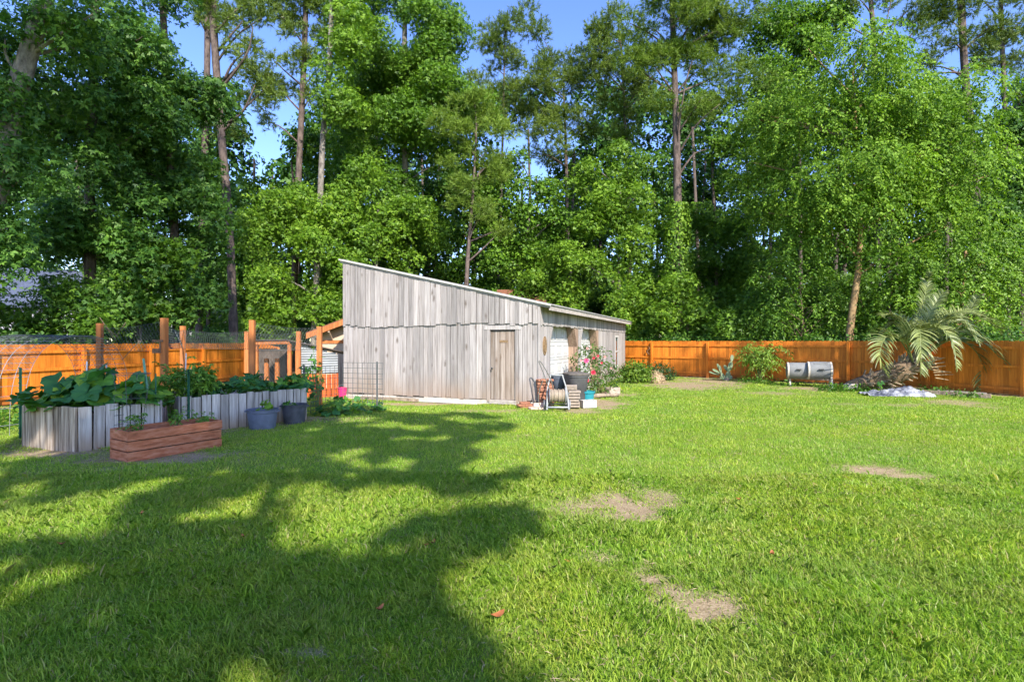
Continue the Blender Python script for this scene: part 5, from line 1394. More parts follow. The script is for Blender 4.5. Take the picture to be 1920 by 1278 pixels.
# ================================================================== BUILDINGS BEHIND
def gable(name, label, cat, c, w, dpt, h, rise, rz, wallm, roofm, over=0.35, ridge='y', wins=(), trim='whitetrim'):
    """ridge along local y; gable ends at local -y / +y"""
    c = np.array(c, float); cs_, sn = math.cos(rz), math.sin(rz)
    f = lambda x, y, z: c+np.array([x*cs_-y*sn, x*sn+y*cs_, z])
    t = thing(name, label, cat, c)
    pts = [f(-w/2, -dpt/2, 0), f(w/2, -dpt/2, 0), f(w/2, -dpt/2, h), f(0, -dpt/2, h+rise), f(-w/2, -dpt/2, h)]
    MB().prism(pts, f(0, dpt/2, 0)-f(0, -dpt/2, 0)).build('wall', M[wallm], t)
    rf = MB(); sl = rise/(w/2)
    for s in (-1, 1):
        a0 = f(0, -dpt/2-over, h+rise+.02); a1 = f(s*(w/2+over), -dpt/2-over, h-over*sl+.02)
        rf.prism([a0, a1, a1+np.array([0, 0, .1]), a0+np.array([0, 0, .1])], f(0, dpt/2+over, 0)-f(0, -dpt/2-over, 0))
    r_ = rf.build('roof', M[roofm], t)
    fb = MB()
    for s in (-1, 1):
        a0 = f(0, -dpt/2-over-.03, h+rise-.12); a1 = f(s*(w/2+over), -dpt/2-over-.03, h-over*sl-.12)
        fb.prism([a0, a1, a1+np.array([0, 0, .2]), a0+np.array([0, 0, .2])], f(0, .028, 0)-f(0, 0, 0))
    fb.build('rake_board', M[trim], r_)
    for x, z, ww, wh in wins:
        fr = MB(); y0 = -dpt/2
        for x0, x1, z0, z1 in ((x-ww/2-.08, x+ww/2+.08, z-.08, z), (x-ww/2-.08, x+ww/2+.08, z+wh, z+wh+.08), (x-ww/2-.08, x-ww/2, z, z+wh), (x+ww/2, x+ww/2+.08, z, z+wh), (x-ww/2, x+ww/2, z+wh/2-.02, z+wh/2+.02)):
            fr.fbox(f, x0, x1, y0-.05, y0+.01, z0, z1)
        w_ = fr.build('window', M[trim], t); MB().fbox(f, x-ww/2, x+ww/2, y0-.02, y0+.005, z, z+wh).build('pane', M['glass'], w_)
    return t, f, r_
# tan outbuilding with an orange soffit left of the barn
t, f, r_ = gable('garden_outbuilding', 'tan outbuilding with stained rake boards half hidden behind the barn left edge', 'outbuilding', (-5.57, 21.5, 0), 3.0, 3.4, 2.10, 0.565, 0.0, 'tan', 'shingle', over=.41, trim='post')
sf = MB(); sl = .565/1.5
for s in (-1, 1):
    sf.prism([f(0, -2.08, 2.60), f(s*1.88, -2.08, 2.60-1.88*sl), f(s*1.88, -2.08, 2.63-1.88*sl), f(0, -2.08, 2.63)], (0, .36, 0))
sf.build('soffit', M['post'], r_)
MB().fbox(f, -1.5, 1.5, -1.735, -1.705, 1.66, 1.78).build('band_board', M['post'], t)
MB().beam(f(-1.1, -1.74, 1.80), f(-1.1, -2.1, 2.1), .06, .06).build('bracket', M['tan'], t)
gb = MB()
for k in range(14): gb.fbox(f, -1.45+k*.21, -1.435+k*.21, -1.712, -1.7, 0, 1.66)
gb.build('siding_battens', M['tan'], t)
gable('garden_shed', 'shed with a reddish brown shingle roof showing just above the barn roof', 'shed', (.55, 33.5, 0), 2.6, 2.6, 3.9, .95, math.pi/2, 'tan', 'shingle', over=.2, trim='tan')
gable('house', 'white gabled house with a blue grey roof beyond the left fence trees', 'house', at(38, 520, 42)*[1, 1, 0], 7.5, 9.0, 4.4, 3.0, -.9, 'housewhite', 'bluegrey', wins=((0, 4.2, 1.0, 1.3), (-2, 1.2, 1.0, 1.5), (2, 1.2, 1.0, 1.5)))
gable('house', 'pale house seen in scraps between the pine trunks at the left', 'house', at(400, 600, 52)*[1, 1, 0], 9, 8, 3.2, 2.2, .2, 'housewhite', 'bluegrey', wins=((-2, 1.0, 1.0, 1.4), (2, 1.0, 1.0, 1.4)))

# ================================================================== TREES
T = tree
T('sweetgum_tree', 'leaning thick sweetgum trunk at the far left edge wrapped in ivy', [(-70, 560), (0, 330), (30, 180), (72, 40), (110, -120)], .40, .24,
  [(60, 60, 120, 100), (-30, 420, 80, 130), (10, 180, 90, 60), (40, 350, 60, 60), (150, 10, 60, 70)], 15.5, 'broad', 'gum_dark', 'bark_gum', size=(.5, .9), cover=.85, ivy=(0.5, 9.5, .42, 2500, 'gum_dark'), L=.15, nl=18)
T('sweetgum_tree', 'dense dark sweetgum behind the fence nearest the arched trellis', [(172, 650), (168, 400), (175, 150), (180, -80)], .25, .14,
  [(180, 80, 110, 110), (120, 290, 90, 90), (210, 250, 100, 110), (110, 430, 90, 40), (175, 400, 100, 80), (200, 550, 60, 60), (230, 480, 60, 80)], 19, 'broad', 'gum_dark', 'bark_dark', size=(.6, 1.1), cover=.95, L=.16)
T('sweetgum_tree', 'tall dark sweetgum left of the bare straight pine', [(335, 640), (325, 400), (315, 200), (300, -80)], .24, .13,
  [(290, 90, 75, 130), (320, 270, 85, 120), (275, 380, 100, 100), (350, 430, 60, 90), (310, 545, 100, 65), (250, 190, 60, 100), (350, 170, 50, 80)], 21.5, 'broad', 'gum_dark', 'bark_dark', size=(.6, 1.1), cover=.95, L=.16)
T('sweetgum_tree', 'low sunlit sweetgum with pale young leaves over the left fence', [(262, 650), (265, 560), (280, 470)], .09, .05,
  [(285, 455, 50, 40), (330, 470, 30, 30), (265, 530, 70, 40), (240, 590, 80, 40)], 19.8, 'broad', 'gum', 'bark_gum', size=(.4, .7), cover=.85, L=.15)
T('maple_shrub', 'sunlit leafy shrub rising over the fence above the arched trellis', [(95, 660), (100, 600)], .06, .03, [(40, 600, 85, 44), (95, 545, 45, 30), (150, 595, 50, 40), (5, 600, 30, 40), (200, 610, 40, 30)], 17.5, 'broad', 'gum', 'bark_gum', size=(.4, .7), cover=.95, cat='shrub', L=.14)
T('pine_tree', 'tall straight bare pine trunk left of the barn', [(438, 625), (430, 430), (414, 240), (403, 90), (392, -120)], .25, .18,
  [(462, 95, 40, 30), (478, 45, 45, 45), (430, -10, 50, 40), (500, 180, 30, 18), (370, -20, 40, 40)], 26, 'pine', 'needle', 'bark_pine', size=(.5, .9), cover=1.0, nl=6,
  bare=[((416, 165, 0), (440, 135, -.4), (466, 95, -.6), (474, 50, -.6)), ((410, 95, 0), (430, 70, -.3), (455, 40, -.4)), ((421, 150, 0), (437, 118, -.3), (470, 90, -.5)), ((405, 60, 0), (396, 40, .2), (388, 20, .2)), ((428, 230, 0), (455, 210, -.5), (478, 160, -.6))])
T('pine_tree', 'slender pine standing just behind the tall bare pine', [(372, 640), (380, 400), (388, 150), (390, -100)], .25, .18, [(395, 30, 30, 40), (360, 10, 30, 30), (440, 250, 25, 20)], 31, 'pine', 'needle', 'bark_pine', size=(.5, .9), nl=4, ivy=(6.0, 17, .45, 1500, 'gum_dark'))
T('pine_tree', 'dark pine trunk between the bare pine and the pale sweetgum trunk', [(548, 640), (556, 420), (566, 200), (572, 60), (576, -120)], .24, .17,
  [(520, 170, 50, 28), (545, 110, 35, 40), (600, 70, 30, 50), (500, 35, 50, 40), (560, 0, 60, 40), (470, 120, 25, 30), (505, 150, 50, 35), (480, 185, 40, 22), (540, 60, 40, 40), (590, 130, 30, 40), (610, 20, 40, 40), (590, 170, 25, 25), (520, 215, 35, 18)], 31, 'pine', 'needle', 'bark_pine', size=(.6, 1.0), cover=1.1, nl=8)
T('sweetgum_tree', 'sweetgum with a pale straight trunk behind the chicken coop', [(588, 650), (598, 430), (606, 250), (618, 110), (624, -80)], .22, .13,
  [(535, 345, 55, 60), (530, 470, 70, 80), (650, 300, 40, 70), (615, 470, 60, 80), (570, 580, 80, 60), (648, 160, 40, 90), (665, 40, 60, 60), (510, 590, 50, 45), (590, 390, 40, 40)], 28.5, 'broad', 'lime', 'bark_gum', size=(.7, 1.2), cover=.85, nl=12)
T('sweetgum_tree', 'broad tall sweetgum filling the sky behind the high end of the barn', [(765, 640), (762, 420), (758, 200), (760, -80)], .30, .16,
  [(740, 70, 110, 110), (800, 210, 100, 110), (700, 270, 90, 100), (680, 410, 90, 80), (760, 395, 90, 70), (850, 70, 50, 80), (720, 160, 90, 90), (845, 150, 40, 50)], 33, 'broad', 'gum', 'bark_gum', size=(.9, 1.5), cover=1.0)
T('sweetgum_tree', 'lower sweetgum with layered sunlit branches over the barn roof peak', [(700, 640), (705, 500), (710, 380)], .16, .08,
  [(690, 440, 80, 50), (760, 430, 70, 45), (650, 520, 60, 40), (720, 500, 60, 40), (650, 380, 40, 30)], 30, 'broad', 'lime', 'bark_gum', size=(.6, 1.0), cover=.9)
T('pine_tree', 'thin topped pine beside the open patch of sky above the barn', [(930, 640), (940, 350), (945, 150), (948, 30)], .2, .02,
  [(940, 60, 35, 60), (965, 100, 35, 35), (920, 150, 45, 40), (960, 190, 45, 40), (935, 230, 55, 40), (975, 40, 20, 30)], 39, 'pine', 'needle', 'bark_pine', size=(.7, 1.2), cover=1.2, nl=10)
T('pine_tree', 'small yellow green pine with a bare lower trunk above the barn roof', [(872, 640), (876, 500), (886, 370), (893, 250), (890, 190)], .20, .02,
  [(870, 220, 50, 45), (905, 270, 50, 50), (850, 250, 40, 30), (890, 320, 60, 30), (925, 345, 35, 25), (870, 365, 35, 20), (915, 400, 35, 22), (945, 440, 22, 14), (905, 210, 25, 25), (940, 300, 25, 20)], 29.5, 'pine', 'needle_y', 'bark_pine', size=(.5, .9), cover=1.15, nl=12,
  bare=[((882, 455, 0), (905, 440, -.3), (945, 432, -.4)), ((886, 385, 0), (860, 365, -.3), (845, 330, -.4)), ((884, 420, 0), (915, 395, -.3), (925, 380, -.4))])
T('pine_tree', 'pine with a bare grey trunk and flat crown right of the sky gap', [(1066, 640), (1064, 420), (1060, 250), (1056, 150)], .28, .04,
  [(1000, 70, 25, 30), (1030, 80, 30, 25), (1110, 90, 30, 30), (1090, 130, 40, 40), (1035, 120, 50, 30), (1055, 160, 70, 40), (1010, 190, 40, 40), (1085, 230, 50, 35), (1040, 240, 60, 30), (1060, 280, 70, 18), (1005, 130, 25, 30), (1000, 250, 30, 25)], 37, 'pine', 'needle', 'bark_pine', size=(.7, 1.2), cover=1.1, nl=12,
  bare=[((1062, 350, 0), (1045, 352, -.4), (1025, 350, -.5)), ((1062, 300, 0), (1085, 288, -.4), (1105, 290, -.6)), ((1060, 240, 0), (1030, 225, -.5), (1010, 200, -.7))])
T('pine_tree', 'pine with a forked thin crown left of the largest pine', [(1182, 640), (1178, 400), (1171, 200), (1166, 110), (1160, 50)], .24, .03,
  [(1160, 70, 60, 50), (1120, 120, 40, 40), (1125, 190, 45, 45), (1195, 170, 40, 40), (1160, 230, 60, 30), (1190, 100, 40, 40), (1140, 40, 30, 25)], 35, 'pine', 'needle', 'bark_pine', size=(.7, 1.1), cover=1.1, nl=12,
  bare=[((1171, 200, 0), (1150, 170, -.5), (1130, 150, -.7)), ((1173, 250, 0), (1155, 235, -.4), (1120, 225, -.6)), ((1172, 215, 0), (1190, 195, -.4), (1205, 180, -.5))])
T('pine_tree', 'largest pine with pinkish trunk and broad high crown right of centre', [(1272, 645), (1271, 420), (1268, 240), (1264, 120), (1258, -60)], .33, .16,
  [(1290, 70, 110, 60), (1235, 110, 55, 45), (1370, 110, 70, 45), (1335, 190, 55, 30), (1405, 225, 40, 22), (1260, 10, 110, 50), (1200, 60, 30, 40), (1340, 20, 80, 40), (1230, 180, 30, 30), (1420, 150, 30, 30)], 29.5, 'pine', 'needle_y', 'bark_pine', size=(.7, 1.2), cover=1.35, nl=14,
  ivy=(0.2, 9.4, .66, 7500, 'lime'), bare=[((1270, 250, 0), (1295, 215, -.5), (1318, 180, -.8)), ((1270, 285, 0), (1275, 220, -.5), (1287, 150, -.7), (1300, 110, -.8)), ((1272, 290, 0), (1305, 235, -.7), (1350, 195, -1.0)), ((1268, 180, 0), (1245, 150, -.4), (1225, 120, -.6)), ((1272, 330, 0), (1300, 290, .4), (1325, 280, .6))])
T('sweetgum_tree', 'midsized sweetgum behind the barn roof below the thin topped pine', [(985, 640), (988, 480), (995, 340)], .17, .07,
  [(985, 335, 55, 45), (960, 400, 50, 50), (1010, 410, 60, 50), (930, 470, 55, 50), (990, 490, 50, 50), (940, 545, 60, 30)], 34, 'broad', 'gum', 'bark_gum', size=(.7, 1.1), cover=.85)
T('sweetgum_tree', 'bright leafy sweetgum between the bare grey pine and the ivy clad pine', [(1165, 640), (1160, 500), (1163, 350)], .17, .07,
  [(1150, 315, 50, 35), (1175, 370, 60, 45), (1130, 390, 45, 45), (1200, 430, 45, 45), (1160, 460, 60, 45), (1100, 470, 40, 45), (1175, 530, 55, 40), (1110, 340, 40, 35)], 31.5, 'broad', 'lime', 'bark_gum', size=(.6, 1.0), cover=.85)
T('sweetgum_tree', 'shady sweetgum directly right of the ivy clad pine', [(1345, 640), (1342, 480), (1335, 300)], .19, .08,
  [(1330, 300, 50, 35), (1400, 300, 60, 50), (1345, 400, 50, 50), (1400, 420, 60, 60), (1350, 500, 50, 50), (1420, 510, 60, 55), (1380, 580, 70, 45), (1310, 440, 30, 40)], 32, 'broad', 'gum', 'bark_dark', size=(.7, 1.1), cover=.8)
T('sweetgum_tree', 'tall sweetgum top behind the pine and the weeping elm', [(1500, 640), (1500, 350), (1492, 60)], .24, .08,
  [(1490, 40, 70, 50), (1440, 60, 50, 50), (1535, 30, 50, 40), (1480, 110, 70, 50), (1440, 160, 50, 50)], 37, 'broad', 'gum', 'bark_dark', size=(.8, 1.3), cover=.95)
T('elm_tree', 'great drooping bright green elm beyond the right fence with a bare tan trunk', [(1592, 650), (1597, 590), (1610, 500), (1613, 420), (1606, 300), (1600, 180)], .20, .10,
  [(1610, 130, 140, 65), (1490, 215, 90, 65, 3.2), (1710, 170, 120, 80), (1600, 230, 120, 70), (1770, 270, 80, 80), (1450, 290, 70, 60, 3.4), (1560, 320, 120, 70), (1690, 320, 110, 70), (1460, 390, 70, 60, 3.4), (1620, 390, 100, 50), (1740, 400, 90, 60), (1540, 410, 80, 50), (1800, 360, 60, 60), (1430, 230, 50, 30, 3.6)], 23.2, 'weep', 'elm', 'bark_elm', size=(.6, 1.05), cover=1.35, nl=26, limb=.04)
T('feathery_tree', 'rounded light green feathery tree leaning over the fence behind the palm', [(1800, 650), (1805, 560), (1810, 470)], .13, .06,
  [(1780, 480, 70, 50), (1850, 510, 60, 70), (1740, 550, 60, 50), (1800, 580, 70, 50), (1880, 580, 50, 60), (1830, 440, 50, 40), (1900, 510, 40, 60)], 21.6, 'weep', 'lime', 'bark_elm', size=(.45, .8), cover=1.7, L=.12)
T('understorey_tree', 'tangle of small leafy trees and vines left of the tan elm trunk', [(1500, 650), (1505, 600), (1500, 540)], .05, .03,
  [(1480, 500, 50, 40), (1530, 540, 50, 50), (1500, 600, 60, 40), (1450, 600, 40, 40), (1560, 600, 30, 40)], 24.6, 'weep', 'gum', 'twig', size=(.45, .8), cover=.8, L=.13, nl=22, limb=.02)
T('understorey_tree', 'small leafy understorey tree between the tan elm trunk and the palm', [(1665, 650), (1668, 590), (1672, 520)], .06, .03,
  [(1660, 500, 45, 45), (1690, 560, 50, 50), (1650, 600, 40, 40), (1720, 600, 40, 40), (1700, 480, 40, 40)], 22.8, 'broad', 'gum', 'twig', size=(.45, .75), cover=.9, L=.13)
T('sweetgum_tree', 'dark sweetgum at the far right edge beyond the feathery tree', [(1915, 640), (1912, 420), (1905, 200)], .22, .09,
  [(1905, 270, 40, 70), (1890, 380, 50, 60), (1940, 330, 50, 120), (1920, 450, 50, 60), (1935, 180, 40, 60)], 26.5, 'broad', 'gum_dark', 'bark_dark', size=(.7, 1.1), cover=1.0)
T('pine_tree', 'pale trunked pine rising behind the right shoulder of the elm', [(1842, 640), (1832, 420), (1822, 270), (1808, 120), (1798, -90)], .29, .20,
  [(1770, 50, 45, 40), (1845, 50, 35, 50), (1765, 110, 40, 25), (1800, -10, 70, 30), (1850, 110, 25, 20), (1760, 20, 30, 20)], 31, 'pine', 'needle', 'bark_pine', size=(.6, 1.0), cover=1.0, nl=8, bare=[((1816, 140, 0), (1790, 136, -.5), (1745, 138, -.8)), ((1808, 85, 0), (1825, 65, -.4))])
T('pine_tree', 'thin dark pine near the right edge of the sky', [(1890, 640), (1889, 400), (1884, 200), (1878, 60), (1874, -90)], .20, .13, [(1895, 40, 50, 50), (1870, 110, 35, 28), (1915, 110, 35, 40), (1860, 10, 40, 30), (1905, 170, 25, 20)], 36, 'pine', 'needle', 'bark_pine', size=(.6, 1.0), cover=1.05, nl=8)
T('pine_tree', 'forked pine top above the weeping elm', [(1650, 640), (1645, 300), (1636, 40), (1620, -80)], .24, .14, [(1610, -5, 55, 22), (1590, 30, 25, 14), (1690, 20, 45, 30), (1720, 45, 25, 18)], 36, 'pine', 'needle', 'bark_pine', size=(.6, 1.0), nl=5, bare=[((1640, 120, 0), (1662, 40, -.3), (1680, -40, -.4))])
for lab, env, Yv, lf in (('dense bright green vine covered shrub just right of the barn eave', [(1195, 580, 50, 40), (1150, 600, 40, 30), (1230, 600, 40, 40), (1210, 545, 35, 25)], 31, 'lime'),
                     ('ivy mound spreading at the foot of the ivy clad pine', [(1290, 600, 50, 40), (1265, 560, 35, 40), (1325, 615, 40, 30)], 28.6, 'lime'),
                     ('yellow green vine mound high behind the low end of the barn', [(1030, 480, 40, 30), (1045, 530, 50, 30), (1005, 510, 35, 30), (1065, 560, 50, 25)], 33, 'lime'),
                     ('leafy shrub behind the middle of the barn roof', [(880, 520, 50, 30), (910, 550, 50, 20), (840, 500, 40, 25)], 36, 'gum'),
                     ('green shrub above the fence left of the elm trunk', [(1400, 610, 50, 35), (1440, 580, 40, 35), (1370, 620, 35, 25)], 26.5, 'gum')):
    T('vine_shrub', lab, [(env[0][0], 645), (env[0][0], 600)], .06, .03, env, Yv, 'broad', lf, 'twig', group='vine covered shrubs beyond the fence', size=(.5, .85), cover=1.15, cat='shrub', L=.15, parts=('stem', 'leaves'))

# the unbroken wood between the trees one can describe
for px, Yw, env, lf in ((470, 36, [(470, 400, 50, 60), (480, 520, 60, 60), (450, 600, 60, 40)], 'gum'), (560, 38, [(560, 300, 40, 60), (570, 420, 60, 60), (560, 520, 60, 60)], 'gum'),
        (640, 40, [(640, 200, 60, 80), (640, 400, 60, 90), (630, 560, 70, 60)], 'gum'), (800, 41, [(800, 330, 80, 80), (800, 470, 80, 70), (860, 420, 60, 80)], 'gum_dark'),
        (900, 42, [(900, 300, 60, 60), (910, 420, 70, 70), (900, 520, 70, 40)], 'gum'), (1060, 43, [(1060, 380, 60, 60), (1050, 480, 70, 60), (1080, 580, 70, 50)], 'gum'),
        (1120, 41, [(1110, 300, 50, 40), (1120, 420, 60, 60), (1100, 560, 60, 60)], 'gum_dark'), (1230, 42, [(1225, 330, 50, 60), (1230, 450, 50, 70), (1240, 560, 60, 60)], 'gum_dark'),
        (1320, 43, [(1310, 380, 50, 60), (1320, 500, 60, 60), (1320, 600, 60, 40)], 'gum_dark'), (1440, 42, [(1430, 340, 60, 60), (1440, 460, 70, 70), (1450, 580, 70, 60)], 'gum_dark'),
        (1560, 40, [(1560, 450, 70, 60), (1560, 560, 80, 70)], 'gum_dark'), (1680, 40, [(1680, 460, 70, 60), (1680, 580, 80, 60)], 'gum_dark'), (1790, 40, [(1780, 330, 60, 60), (1790, 460, 70, 60), (1800, 580, 80, 60)], 'gum_dark'),
        (1880, 39, [(1880, 460, 50, 60), (1880, 580, 70, 60)], 'gum_dark'), (150, 30, [(160, 400, 80, 80), (200, 540, 60, 70)], 'gum_dark'), (390, 33, [(390, 380, 50, 80), (390, 520, 60, 70), (400, 600, 60, 40)], 'gum_dark')):
    T('woodland_tree', 'leafy tree in the dense woodland behind the fences', [(px, 645), (px+U(-10, 10), 480), (px+U(-15, 15), 300)], .17, .08, env, Yw, 'broad', lf, 'bark_dark', group='trees of the dense woodland', size=(.9, 1.5), cover=.8, L=.2, dens=30, nl=8)

for lab, env, Yv in (('dark thicket in the shade right of the ivy clad pine', [(1330, 590, 60, 50), (1390, 560, 50, 60), (1360, 520, 40, 50)], 35), ('dark thicket under the tall sweetgum left of the elm trunk', [(1470, 590, 60, 55), (1530, 570, 60, 60)], 33),
        ('dark thicket in the shade behind the tan elm trunk', [(1620, 580, 60, 60), (1580, 520, 50, 50), (1680, 560, 50, 60)], 31), ('dark thicket deep behind the low end of the barn roof', [(1110, 580, 70, 50), (1180, 560, 60, 50), (1240, 600, 40, 40)], 39),
        ('dark thicket behind the high end of the barn', [(640, 590, 60, 60), (560, 610, 60, 40), (500, 620, 60, 30)], 38)):
    T('thicket_shrub', lab, [(env[0][0], 645), (env[0][0], 600)], .06, .03, env, Yv, 'broad', 'gum' if Yv < 36 else 'gum_dark', 'twig', group='dark thickets of the wood', size=(.6, 1.0), cover=1.0, cat='shrub', L=.16, parts=('stem', 'leaves'))

ub = []
for poly, sg in ((FENCE_R, 1), (FENCE_L, -1)):
    for (ax, ay), (bx_, by_) in zip(poly[:-1], poly[1:]):
        L_ = math.hypot(bx_-ax, by_-ay); nx_, ny_ = (-(by_-ay)/L_*sg, (bx_-ax)/L_*sg)
        if (sg == 1 and nx_ < 0) or (sg == -1 and nx_ > 0): nx_, ny_ = -nx_, -ny_
        for u in np.arange(0, 1, .55/L_):
            for off in (1.3, 2.3, 3.6):
                ub.append((np.array([ax+(bx_-ax)*u+nx_*off+U(-.3, .3), ay+(by_-ay)*u+ny_*off+U(-.3, .3), U(.8, 1.75)+.12*off]), U(.35, .6)))
for px in np.arange(480, 1240, 22): ub.append((at(px, 640, 34)+np.array([0, 0, U(-.6, .9)]), U(.7, 1.1)))
V = sprays(ub, 60, 12, .13, .10, R=(.2, .4)); V[:, 2] = np.maximum(V[:, 2], .02)
me = fast_mesh('undergrowth', V-np.array([0, 22.0, 0]), np.arange(len(V)), np.full(len(V)//4, 4)); tag(link_mesh('undergrowth', me, M['gum_dark'], None, (0, 22, 0)), 'thick low undergrowth pressed against the far side of the orange fences', 'undergrowth', kind='stuff')

# far woods: one mass of leaves and trunks behind everything that can be told apart
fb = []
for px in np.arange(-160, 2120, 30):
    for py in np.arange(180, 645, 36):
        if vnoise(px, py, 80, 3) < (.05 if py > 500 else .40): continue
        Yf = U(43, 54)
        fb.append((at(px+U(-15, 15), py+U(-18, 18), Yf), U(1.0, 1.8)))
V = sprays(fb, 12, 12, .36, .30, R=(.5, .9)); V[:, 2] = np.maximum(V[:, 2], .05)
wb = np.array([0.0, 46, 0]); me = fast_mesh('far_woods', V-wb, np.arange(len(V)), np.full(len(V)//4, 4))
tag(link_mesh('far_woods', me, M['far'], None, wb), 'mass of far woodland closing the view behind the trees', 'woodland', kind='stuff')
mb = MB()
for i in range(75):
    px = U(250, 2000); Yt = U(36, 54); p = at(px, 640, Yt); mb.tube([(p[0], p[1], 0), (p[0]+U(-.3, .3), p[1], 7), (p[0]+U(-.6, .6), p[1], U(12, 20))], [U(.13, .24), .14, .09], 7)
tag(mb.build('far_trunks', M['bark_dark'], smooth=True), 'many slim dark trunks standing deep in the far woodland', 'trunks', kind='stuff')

# ================================================================== unseen trees added behind the camera, leaves placed to cast the lawn shade
SHADE = [(0, 872), (120, 850), (190, 700), (420, 690), (600, 742), (640, 772), (720, 772), (800, 776), (870, 772), (960, 782), (975, 800), (950, 818), (900, 828), (890, 842), (960, 848), (1005, 878), (985, 905), (985, 940), (1040, 962), (1035, 992), (955, 1032), (872, 1052), (858, 1092), (900, 1150), (960, 1212), (1035, 1278), (1060, 1340), (-200, 1340), (-200, 960), (0, 905)]
LIGHT = [[(330, 980), (450, 940), (500, 912), (560, 897), (605, 905), (640, 928), (760, 912), (800, 938), (780, 962), (700, 985), (640, 1005), (540, 1035), (528, 1010), (510, 968), (450, 975)],
         [(-200, 1010), (0, 962), (150, 930), (335, 893), (348, 905), (250, 935), (200, 975), (270, 985), (150, 1012), (40, 1010), (-200, 1060)],
         [(-200, 1180), (0, 1122), (60, 1080), (125, 1066), (135, 1082), (0, 1135), (-200, 1230)],
         [(628, 855), (655, 845), (680, 852), (665, 866), (635, 866)], [(722, 875), (745, 862), (768, 872), (760, 884), (735, 886)], [(890, 870), (915, 852), (965, 852), (975, 868), (930, 885), (895, 890)],
         [(640, 782), (700, 784), (690, 792), (640, 792)], [(760, 800), (805, 796), (805, 804), (765, 808)], [(420, 815), (480, 806), (470, 814)]]
lit = []
SP = [tuple(gnd(px, max(py, 668))[:2]) for px, py in SHADE if py > 668]; LP = []
for q in LIGHT:
    g_ = np.array([gnd(px, py)[:2] for px, py in q]); c_ = g_.mean(0); v_ = g_-c_; l_ = np.linalg.norm(v_, axis=1, keepdims=True)
    LP.append([tuple(p) for p in c_+v_*(1+(.10 if c_[0] < -3.6 else .2)/np.maximum(l_, .1))])
npt = 15500
x = rng.uniform(-13, 1.2, npt*4); y = rng.uniform(.6, 15, npt*4)
k = inpoly(x, y, SP) & inpoly(x+.17*(y > 3.6), y, SP) & inpoly(x+.08, y+.14, SP) & inpoly(x+.08, y-.12, SP)
for q in LP: k &= ~inpoly(x, y, q)
k &= vnoise(x, y, .62, 51)*.7+vnoise(x, y, .3, 52)*.3 < .70
x, y = x[k], y[k]; G = np.stack([x, y, np.zeros(len(x))], 1)
dd = rng.uniform(0, 1, len(G))*5+np.maximum(16, (G[:, 1]+3.5)/abs(SUN[1]))
A = G+SUN*dd[:, None]
bx = rng.uniform(-8.6, -4.2, 5200); by = rng.uniform(8.3, 13, 5200); bz = rng.uniform(.1, 1.3, 5200)  # added leaves traced up-sun to shade the raised beds
Q3 = np.stack([bx, by, bz], 1); Q3 = Q3[(vnoise(bx*1.0, bz+by*.4, .45, 31) < .68)]
A = np.concatenate([A, Q3+SUN*((Q3[:, 1]+rng.uniform(3.5, 7, len(Q3)))/abs(SUN[1]))[:, None]])
# more unseen leaves, added up-sun to darken the left-hand trees
px = rng.uniform(-60, 430, 26000); py = rng.uniform(-20, 600, 26000); Yd = rng.uniform(15, 22, 26000)
Q = np.stack([(px-CX)/F*Yd, Yd, CAMH+(CY-py)/F*Yd], 1)
lam = vnoise(Q[:, 0]*.8+Q[:, 1]*.3, Q[:, 2], 1.6, 21)*.65+vnoise(Q[:, 0], Q[:, 2], .7, 22)*.35
Q = Q[(lam < .42) & (Q[:, 2] > 2.6)]
A2 = Q+SUN*((Q[:, 1]+rng.uniform(4, 9, len(Q)))/abs(SUN[1]))[:, None]
ALL = np.concatenate([A, A2]); n_all = len(ALL)
TR = [(np.array([2.2, -9.0, 0]), 19, 'tall unseen oak behind the viewer, crown shaped to shade the middle of the lawn'), (np.array([-4.5, -10.5, 0]), 20, 'tall unseen oak behind the viewer, crown shaped to shade the plank beds'), (np.array([-1.0, -7.5, 0]), 34, 'very tall unseen oak behind the viewer, added to shade the left fence trees')]
own = np.where(np.arange(n_all) >= len(A), 2, np.where(ALL[:, 0]+.35*(ALL[:, 1]+6) > .5, 0, 1))
for i, (b0, h_, lab) in enumerate(TR):
    P = ALL[own == i]; 
    t = thing('unseen_shade_oak', lab, 'tree', b0, 'unseen trees shaped for their shade')
    mb = MB(); tp = np.array([P[:, 0].mean(), b0[1]*.8, P[:, 2].max()*.9]) if len(P) else b0+np.array([0, 0, h_])
    path = smooth_path([b0, b0*.7+tp*.3+np.array([.2, 0, 0]), tp], 14); mb.tube(path, list(np.linspace(.30, .05, 14)), 10)
    for j in rng.integers(0, len(P), 10):
        s = path[int(np.clip(np.argmin(np.abs(path[:, 2]-(P[j][2]-2))), 2, 12))]; mb.tube(smooth_path([s, (s+P[j])/2+np.array([0, 0, .4]), P[j]], 6), list(np.linspace(.06, .015, 6)), 6)
    mb.build('trunk', M['bark_gum'], t, smooth=True)
    m_ = len(P); sz = rng.uniform(.16, .28, m_)
    leaf_obj('crown', leaf_quads(P, rdir(m_), unit(rdir(m_)+SUN*.9), sz, sz*.8), 4, M['gum'], t)

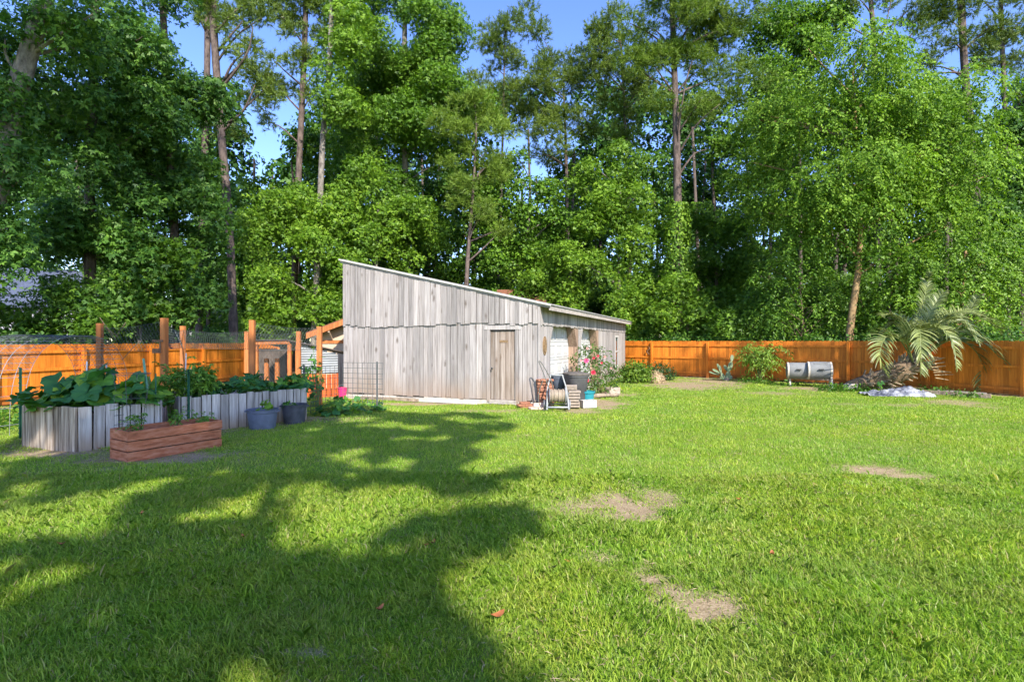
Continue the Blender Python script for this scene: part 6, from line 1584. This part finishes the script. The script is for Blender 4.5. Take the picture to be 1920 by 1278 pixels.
fp = []  # unseen leaves placed up-sun so their shadows dapple the right fence
for (a, b, n_) in ((FENCE_R[0], FENCE_R[1], 900), (FENCE_R[1], FENCE_R[2], 1100), (FENCE_R[2], (14.1, 20.7), 250)):
    u = rng.random(n_); zz_ = rng.uniform(0, 1.8, n_); p_ = np.stack([a[0]+(b[0]-a[0])*u, a[1]+(b[1]-a[1])*u, zz_], 1)
    k_ = vnoise(p_[:, 0]+zz_*.7, zz_-p_[:, 1]*.3, .8, 41)*.7+vnoise(p_[:, 0], zz_, .3, 42)*.3 > .57
    fp.append(p_[k_])
fp = np.concatenate(fp); fp = fp+SUN*rng.uniform(23, 28, len(fp))[:, None]
b0 = np.array([21.5, 3.0, 0]); t = thing('unseen_shade_oak', 'unseen oak beyond the right edge, crown shaped to dapple the orange fence with shade', 'tree', b0, 'unseen trees shaped for their shade')
mb = MB(); tp = np.array([fp[:, 0].mean()+1.5, fp[:, 1].mean(), fp[:, 2].max()]); path = smooth_path([b0, b0*.6+tp*.4+np.array([1.2, -.6, 0]), tp], 14); mb.tube(path, list(np.linspace(.36, .08, 14)), 10)
for j in rng.integers(0, len(fp), 22):
    s = path[int(np.clip(np.argmin(np.abs(path[:, 2]-(fp[j][2]-2.5))), 2, 12))]; mb.tube(smooth_path([s, (s+fp[j])/2+np.array([0, 0, .4]), fp[j]], 6), list(np.linspace(.06, .015, 6)), 6)
mb.build('trunk', M['bark_gum'], t, smooth=True); m_ = len(fp); sz = rng.uniform(.15, .26, m_)
leaf_obj('crown', leaf_quads(fp, rdir(m_), unit(rdir(m_)+SUN*.9), sz, sz*.8), 4, M['gum'], t)

# ================================================================== LIGHT, SKY, CAMERA
w = bpy.data.worlds.new('World'); SC.world = w; w.use_nodes = True
nt = w.node_tree; nt.nodes.clear()
ow = nt.nodes.new('ShaderNodeOutputWorld'); bg = nt.nodes.new('ShaderNodeBackground'); sk = nt.nodes.new('ShaderNodeTexSky')
sk.sky_type = 'NISHITA'; sk.sun_disc = False; sk.sun_elevation = SUN_EL; sk.sun_rotation = math.atan2(SUN_H[0], SUN_H[1])
sk.air_density = 1.0; sk.dust_density = 0.4; sk.ozone_density = 2.0
hs = nt.nodes.new('ShaderNodeHueSaturation'); hs.inputs['Saturation'].default_value = 1.2; hs.inputs['Hue'].default_value = .518; nt.links.new(sk.outputs[0], hs.inputs['Color']); nt.links.new(hs.outputs[0], bg.inputs[0]); bg.inputs[1].default_value = 0.15; nt.links.new(bg.outputs[0], ow.inputs[0])
sun = bpy.data.lights.new('sun', 'SUN'); sun.energy = 3.8; sun.angle = math.radians(.55); sun.color = (1.0, .93, .82)
so = bpy.data.objects.new('sun', sun); COL.objects.link(so); so.rotation_euler = Vector(SUN).to_track_quat('Z', 'Y').to_euler(); so.location = (0, 0, 60)
cam = bpy.data.cameras.new('camera'); co = bpy.data.objects.new('camera', cam); COL.objects.link(co)
cam.sensor_width = 36; cam.lens = F/1920*36; cam.clip_end = 3000; cam.clip_start = .05
co.location = (0, 0, CAMH); co.rotation_euler = (math.pi/2, 0, 0); SC.camera = co
vs = SC.view_settings; vs.view_transform = 'Standard'; vs.look = 'None'; vs.exposure = 1.4; vs.gamma = 1.0; vs.use_curve_mapping = False
SC.render.engine = 'CYCLES'; cy = SC.cycles
cy.max_bounces = 6; cy.diffuse_bounces = 3; cy.glossy_bounces = 2; cy.transmission_bounces = 3; cy.transparent_max_bounces = 4
cy.caustics_reflective = False; cy.caustics_refractive = False
cy.use_adaptive_sampling = True; cy.adaptive_threshold = 0.02
